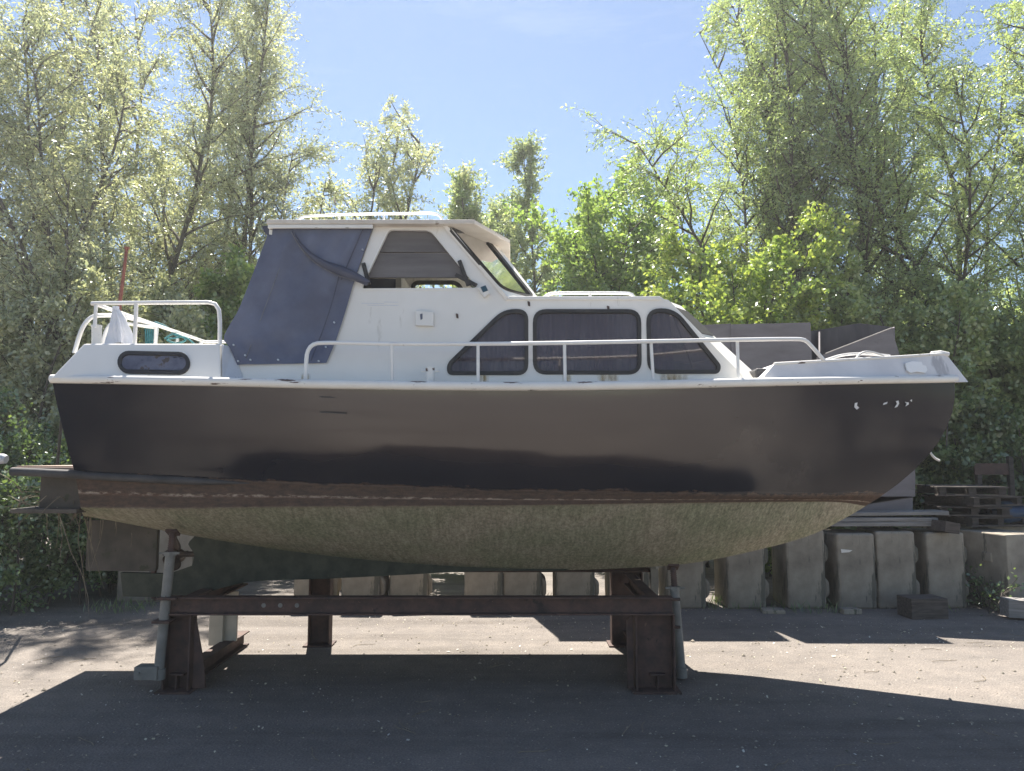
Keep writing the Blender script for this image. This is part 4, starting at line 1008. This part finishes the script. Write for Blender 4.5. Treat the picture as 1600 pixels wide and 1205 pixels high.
# ------------------------------------------------------------------ trees
class Tubes:
    def __init__(s): s.v = []; s.f = []; s.n = 0
    def add(s, pts, rad, k):
        pts = np.asarray(pts); m = len(pts)
        t = np.gradient(pts, axis=0); t = unit(t)
        ref = np.array([1., 0, 0]) if abs(t[0][0]) < .7 else np.array([0, 1., 0])
        u = unit(np.cross(t, ref)); q = np.cross(t, u)
        a = np.arange(k) * 2 * math.pi / k
        ring = pts[:, None, :] + (u[:, None, :] * np.cos(a)[None, :, None] + q[:, None, :] * np.sin(a)[None, :, None]) * np.asarray(rad)[:, None, None]
        s.v.append(ring.reshape(-1, 3))
        i = np.arange(m - 1)[:, None] * k; j = np.arange(k)[None, :]; j2 = (j + 1) % k
        s.f.append((np.stack([i + j, i + j2, i + k + j2, i + k + j], -1) + s.n).reshape(-1, 4)); s.n += m * k
    def build(s, name, m, parent):
        V = np.concatenate(s.v).astype(np.float32) - np.array(root_loc(parent), np.float32); Fc = np.concatenate(s.f).astype(np.int32)
        me = bpy.data.meshes.new(name); me.vertices.add(len(V)); me.loops.add(Fc.size); me.polygons.add(len(Fc))
        me.vertices.foreach_set('co', V.reshape(-1)); me.loops.foreach_set('vertex_index', Fc.reshape(-1)); me.polygons.foreach_set('loop_start', np.arange(0, Fc.size, 4, dtype=np.int32))
        me.update(); me.shade_smooth(); me.materials.append(m)
        o = bpy.data.objects.new(name, me); COL.objects.link(o); o.parent = parent; return o

def limb(rg, a, d, ln, n, wob, up=0.0):
    p = [np.array(a, float)]; d = np.array(d, float)
    for _ in range(n):
        d = d + rg.normal(0, wob, 3) + np.array([0, 0, up]); d /= np.linalg.norm(d)
        p.append(p[-1] + d * ln / n)
    return np.array(p)

def tree(name, label, cat, base, stems, leafm, barkm, seed, first=.22, spread=1.6, bstep=.42, bang=.75, twigs=6, tw_len=.75, leaves=46, leaf=(.085, .02), droop=.3, up=.05, group=None, wob=.06, r0=.085, taper_top=.35, hang=.0, bladder=None):
    """stems: list of (dx, dy, height, lean_x, lean_y) from the base"""
    rg = np.random.default_rng(seed)
    root = thing(name, label, cat, (base[0], base[1], 0), group)
    T = Tubes(); LP, LD = [], []
    for (dx, dy, h, lx, ly) in stems:
        a = np.array([base[0] + dx, base[1] + dy, -.05]); d = np.array([lx, ly, 1.0]); d /= np.linalg.norm(d)
        st = limb(rg, a, d, h * 1.02, 16, wob, .03)
        rr = r0 * (h / 10) * (1 - np.linspace(0, 1, 17)) ** .75 + .008
        T.add(st, rr, 7)
        nb = int(h * (1 - first) / bstep)
        for k in range(nb):
            t = first + (1 - first) * (k + rg.random()) / nb
            i = t * 16; j = min(15, int(i)); p = st[j] + (st[j + 1] - st[j]) * (i - j); sdir = unit((st[j + 1] - st[j])[None])[0]
            az = rg.uniform(0, 6.28); out = np.array([math.cos(az), math.sin(az), 0])
            d = sdir * math.cos(bang) + out * math.sin(bang)
            tt = (t - first) / (1 - first)
            ln = spread * (1 - (1 - taper_top) * tt ** 1.3) * rg.uniform(.55, 1.15) * (.6 + .4 * min(1, tt * 4))
            br = limb(rg, p, d, ln, 6, .13, up)
            T.add(br, np.linspace(.022 * ln ** .5 * (h / 10) + .004, .004, 7), 4)
            for q in range(twigs):
                s_ = rg.uniform(.15, 1.0) * 6; j = min(5, int(s_)); p2 = br[j] + (br[j + 1] - br[j]) * (s_ - j)
                dd = unit((br[j + 1] - br[j])[None])[0] + rg.normal(0, .55, 3) + np.array([0, 0, .1 - hang])
                tw = limb(rg, p2, dd / np.linalg.norm(dd), tw_len * rg.uniform(.5, 1.2), 4, .16, -hang * .35)
                T.add(tw, np.linspace(.006, .0025, 5), 3)
                m = rg.poisson(leaves)
                u = rg.random(m) * 4; jj = np.minimum(3, u.astype(int)); P0 = tw[jj] + (tw[jj + 1] - tw[jj]) * (u - jj)[:, None]
                LP.append(P0 + rg.normal(0, .05, (m, 3))); LD.append(np.repeat(unit((tw[jj + 1] - tw[jj])), 1, 0))
    LP = np.concatenate(LP); LD = np.concatenate(LD); n = len(LP)
    d = unit(LD * .6 + rg.normal(0, .6, (n, 3)) + np.array([0, 0, -droop]))
    w_ = unit(np.cross(d, rg.normal(0, 1, (n, 3))))
    ln = leaf[0] * rg.uniform(.6, 1.3, n)[:, None]; wd = leaf[1] * rg.uniform(.7, 1.3, n)[:, None]
    T.build('trunk', barkm, root)
    quads_mesh('crown', LP, d * ln, w_ * wd, leafm, rg.random(n), root, root_loc(root))
    return n

TOTAL = 0
def X(px, Y): return (px - 800) / F * Y
GW, GM, GS = 'willows left of the boat', 'trees right of the boat', 'young trees behind the boat'
SIL, GRN = M['leaf_silver'], M['leaf_green']
# left willows
LW = dict(leafm=SIL, barkm=M['bark_grey'], cat='tree', group=GW, leaf=(.092, .0148), hang=.15, tw_len=.75, bstep=.17, bang=.85, twigs=7, r0=.055, leaves=38, first=.12)
TOTAL += tree('willow_tree', 'silvery willow at the far left edge with steeply rising stems', base=(X(-30, 14), 14), stems=[(0, 0, 10.6, .05, .02), (.3, .2, 10.2, .16, .05), (-.3, .1, 10.8, -.10, 0)], seed=1, spread=1.9, **LW)
TOTAL += tree('willow_tree', 'yellowish willow with forked dark stem above the stern rail', base=(X(95, 12.6), 12.6), stems=[(0, 0, 9.4, .04, .0), (.25, .3, 9.2, .11, .05), (-.25, 0, 9.2, -.06, .05), (.1, -.2, 6.5, .02, -.1)], seed=2, spread=1.9, **LW)
TOTAL += tree('willow_tree', 'tall willow leaning right behind the red flagstaff', base=(X(195, 16), 16), stems=[(0, 0, 11.8, .12, .0), (.3, .2, 11.6, .04, .05), (-.3, .1, 11.6, .14, .05), (.1, -.3, 8, -.08, -.05)], seed=3, spread=2.0, **LW)
TOTAL += tree('willow_tree', 'outermost left willow whose crown leans out over the canvas cover', base=(X(350, 17), 17), stems=[(0, 0, 12.4, .06, .0), (.3, .1, 11, .07, .0), (-.3, .1, 12.4, .02, .05), (.2, -.2, 8.5, .09, -.05)], seed=4, wob=.03, spread=2.0, **LW)
TOTAL += tree('willow_tree', 'dense willow filling the gap behind the leaning left willows', base=(X(130, 18), 18), stems=[(0, 0, 14.5, .05, .0), (.8, .2, 14, .1, .0), (-1.2, .1, 14.5, -.05, 0), (1.6, 0, 12.5, .04, 0)], seed=5, spread=2.6, **{**LW, 'leaf': (.12, .02), 'bstep': .40})
# young trees between
CT = dict(barkm=M['bark_dark'], cat='tree', group=GS)
TOTAL += tree('willow_tree', 'slim willow leaning right with rounded pale crown above the wheelhouse roof', base=(X(512, 20), 20), wob=.035, stems=[(.3, 0, 11.0, .10, .0), (.1, .1, 8.6, -.02, .05), (.4, .0, 10.6, .15, .05), (.3, .2, 9.8, .06, .0)], leafm=SIL, seed=6, first=.45, spread=1.7, bstep=.30, twigs=6, leaves=46, leaf=(.11, .020), hang=.4, taper_top=.85, bang=.8, tw_len=.7, r0=.07, **CT)
TOTAL += tree('willow_tree', 'thin sparse sapling right of the leaning pale willow', base=(X(680, 22), 22), stems=[(0, 0, 10.1, .05, .0), (.2, .1, 9.3, .12, 0)], leafm=SIL, seed=7, first=.5, spread=1.3, bstep=.45, twigs=6, leaves=40, leaf=(.11, .028), tw_len=.6, r0=.05, **CT)
TOTAL += tree('willow_tree', 'short sapling with rounded top left of the poplar', base=(X(745, 22), 22), stems=[(0, 0, 9.2, .0, .0), (.5, .1, 8.8, -.04, 0), (-.5, 0, 8.6, 0, 0)], leafm=GRN, seed=8, first=.45, spread=1.3, bstep=.40, twigs=6, leaves=40, leaf=(.11, .028), tw_len=.55, r0=.05, **CT)
TOTAL += tree('poplar_tree', 'slender upright poplar right of the wheelhouse visor', base=(X(845, 22), 22), stems=[(0, 0, 10.9, .015, .0), (-.4, .1, 9.4, -.04, 0), (.4, 0, 9.8, .05, 0), (.6, -.2, 8.6, .07, 0), (-.6, -.2, 8.2, -.05, 0)], leafm=M['leaf_greygreen'], seed=9, first=.25, spread=1.9, bstep=.2, twigs=8, leaves=46, leaf=(.12, .026), bang=.7, tw_len=.65, taper_top=.18, up=.12, r0=.06, **CT)
TOTAL += tree('maple_bush', 'rounded green bush rising behind the cabin roof rail', base=(X(965, 18), 18), stems=[(0, 0, 7.8, .02, .0), (-.5, .1, 7.2, -.05, 0), (.6, 0, 7.6, .07, 0), (.2, -.4, 7, .02, 0), (-.9, 0, 6.2, -.05, 0), (1.1, 0, 6.6, .06, 0)], leafm=M['leaf_bush'], seed=10, first=.3, spread=1.7, bstep=.26, twigs=8, leaves=42, leaf=(.11, .04), tw_len=.8, taper_top=.75, bang=1.0, up=0, r0=.05, **{**CT, 'cat': 'bush'})
TOTAL += tree('birch_tree', 'thin sparse birch leaning left against the sky', base=(X(1120, 18), 18), stems=[(0, 0, 9.9, -.08, .0), (-.4, .2, 8.0, -.12, 0), (-.7, .2, 7.4, -.12, 0)], leafm=GRN, seed=12, first=.4, spread=1.2, bstep=.36, twigs=6, leaves=40, leaf=(.10, .03), tw_len=.85, hang=.55, r0=.06, **CT)
# bright bush
TOTAL += tree('maple_bush', 'bright yellow green maple bush behind the cabin front', cat='bush', base=(X(1140, 13.2), 13.2), stems=[(0, 0, 6.1, -.02, .0), (-.4, .1, 5.2, -.12, 0), (.3, 0, 5.6, .05, 0), (.6, -.2, 5, .05, 0), (-.3, -.3, 4.4, -.18, -.05), (.3, .4, 5.5, .04, 0), (-.7, -.2, 3.6, -.1, 0)], leafm=M['leaf_bright'], barkm=M['bark_dark'], seed=13, first=.25, spread=1.1, up=0, bang=1.0, bstep=.24, twigs=8, leaves=44, leaf=(.08, .032), tw_len=.55, taper_top=.5, r0=.06, droop=.2)
# right willows
RW = dict(leafm=GRN, barkm=M['bark_dark'], cat='tree', group=GM, leaf=(.085, .0145), hang=.32, tw_len=.8, bstep=.18, bang=.85, twigs=7, r0=.055, leaves=42, first=.12)
TOTAL += tree('willow_tree', 'green willow with drooping sprays at the left rim of the right trees', base=(X(1205, 16.5), 16.5), stems=[(0, 0, 12.8, -.02, .0), (.4, .2, 13, .03, .0), (-.3, .1, 12.6, -.03, 0), (.2, -.2, 9, .0, 0), (-.5, .4, 9.5, -.05, 0)], seed=21, spread=2.3, **RW)
TOTAL += tree('willow_tree', 'green willow with straight upright trunk behind the plywood boxes', base=(X(1285, 16), 16), stems=[(0, 0, 12.4, .0, .0), (.4, .2, 12.2, .06, .0), (-.4, .1, 12.2, -.03, 0), (.2, -.3, 8.5, .05, 0)], seed=22, spread=2.2, **RW)
TOTAL += tree('willow_tree', 'tall green willow with two dark trunks behind the bow', base=(X(1425, 15.2), 15.2), stems=[(0, 0, 12.2, .04, .0), (.35, .2, 12.3, .12, .0), (-.4, .1, 12, -.04, 0), (.2, -.3, 8.5, .04, 0)], seed=23, spread=2.2, **RW)
TOTAL += tree('willow_tree', 'green willow at the right edge with slanting boughs', base=(X(1560, 15), 15), stems=[(0, 0, 12.2, .05, .0), (.4, .2, 12.4, .14, .0), (-.5, .1, 11.5, -.03, 0)], seed=24, spread=2.2, **RW)
TOTAL += tree('willow_tree', 'distant willow closing the gap between the right trees', base=(X(1370, 20), 20), stems=[(0, 0, 13.5, .0, .0), (1.6, .2, 13.5, .03, .0), (-1.4, .1, 13.5, .0, 0), (3.0, 0, 12.5, 0, 0)], seed=25, spread=2.2, **{**RW, 'leaf': (.12, .021), 'bstep': .42})
# undergrowth shrubs
def shrub(label, px, Y, h, wdt, seed, m='leaf_dark', leaf=(.055, .021), n=6, leaves=60, bstep=.16, group='shrubs in the undergrowth'):
    rg = random.Random(seed)
    st = [(rg.uniform(-wdt, wdt), rg.uniform(-.4, .4), h * rg.uniform(.7, 1.05), rg.uniform(-.2, .2), rg.uniform(-.15, .1)) for _ in range(n)]
    return tree('leafy_shrub', label, 'shrub', (X(px, Y), Y), st, M[m], M['bark_dark'], seed, first=.06, spread=min(.75, h * .35), bstep=bstep, twigs=5, tw_len=.4, leaves=leaves, leaf=leaf, bang=.95, up=.03, r0=.05, taper_top=.5, group=group)
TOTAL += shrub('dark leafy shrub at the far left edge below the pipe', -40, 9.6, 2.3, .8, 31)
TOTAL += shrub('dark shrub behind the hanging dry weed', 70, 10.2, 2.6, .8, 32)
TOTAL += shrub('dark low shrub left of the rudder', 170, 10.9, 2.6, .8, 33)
TOTAL += shrub('grey green shrub behind the stern rail', 215, 13, 4.6, 1.2, 34, 'leaf_silver', (.08, .025), 7)
TOTAL += shrub('yellow green shrub at the left edge of the canvas cover', 375, 14, 5.2, 1.0, 35, 'leaf_bush', (.085, .035), 7)
TOTAL += shrub('grey green shrub left of the navy transom', 20, 12, 4.4, 1.2, 36, 'leaf_silver', (.08, .025), 8)
TOTAL += shrub('pale shrub poking above the wheelhouse roof end', 450, 18, 8.0, 1.0, 37, 'leaf_silver', (.10, .03), 4, 18, .3)
TOTAL += shrub('green shrub behind the gap in the concrete blocks', 705, 12.2, 2.6, 1.4, 38, 'leaf_bush', (.08, .035), 6)
TOTAL += shrub('green shrub behind the right concrete blocks', 1120, 12.6, 3.2, 1.6, 39, 'leaf_bush', (.08, .035), 6)
TOTAL += shrub('mid green shrub above the open plywood box', 1330, 13.5, 5.0, 1.3, 40, 'leaf_green', (.085, .03), 8)
TOTAL += shrub('tall mid green shrub behind the bow tip', 1470, 13, 4.8, 1.3, 41, 'leaf_green', (.085, .03), 8)
TOTAL += shrub('dark shrub behind the rusty frame', 1545, 12.4, 3.0, 1.2, 42, 'leaf_dark', (.08, .035), 8)
TOTAL += shrub('mid green shrub cut by the right picture edge', 1620, 13, 4.6, 1.1, 43, 'leaf_green', (.085, .03), 8)
TOTAL += shrub('small bramble growing between the last two blocks', 1522, 9.75, .32, .12, 44, 'leaf_dark', (.045, .02), 4, 10, .12)
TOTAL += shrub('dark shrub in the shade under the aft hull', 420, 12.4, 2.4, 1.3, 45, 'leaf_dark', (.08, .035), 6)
# far wood behind everything
def wood_mass():
    rg = np.random.default_rng(99); n = 60000
    x = rg.uniform(-34, 34, n); hh = 6.0 + 1.6 * np.sin(x * .45) + 1.2 * np.sin(x * 1.3 + 1); mid = np.clip((np.abs(x - 1) - 3) / 8, 0, 1)
    hh = hh * (.55 + .55 * mid); z = hh * rg.random(n) ** .8; y = 27 + rg.uniform(0, 4, n) + 1.2 * np.sin(x * 2 + z)
    d = unit(rg.normal(0, 1, (n, 3)) + np.array([0, 0, -.3])) * rg.uniform(.2, .38, n)[:, None]; w_ = unit(np.cross(d, rg.normal(0, 1, (n, 3)))) * rg.uniform(.07, .12, n)[:, None]
    tag(quads_mesh('far_woods', np.stack([x, y, z], 1), d, w_, M['leaf_green'], rg.random(n)), 'distant belt of green woodland behind the trees', 'woods', kind='stuff')
wood_mass()
# ------------------------------------------------------------------ thin haze volume added to imitate veiling lens glare
b = MB(); b.box((0, 13, 8.75), (90, 60, 19.5)); hz = b.build('glare_haze', bpy.data.materials.new('glare_haze_air')); hz['kind'] = 'stuff'
hm = hz.data.materials[0]; hm.use_nodes = True; ht = hm.node_tree; ht.nodes.clear()
ho_ = ht.nodes.new("ShaderNodeOutputMaterial"); hv_ = ht.nodes.new("ShaderNodeVolumePrincipled")
hv_.inputs['Density'].default_value = .0017; hv_.inputs['Anisotropy'].default_value = .5; hv_.inputs['Color'].default_value = (.95, .97, 1, 1)
ht.links.new(hv_.outputs[0], ho_.inputs['Volume'])
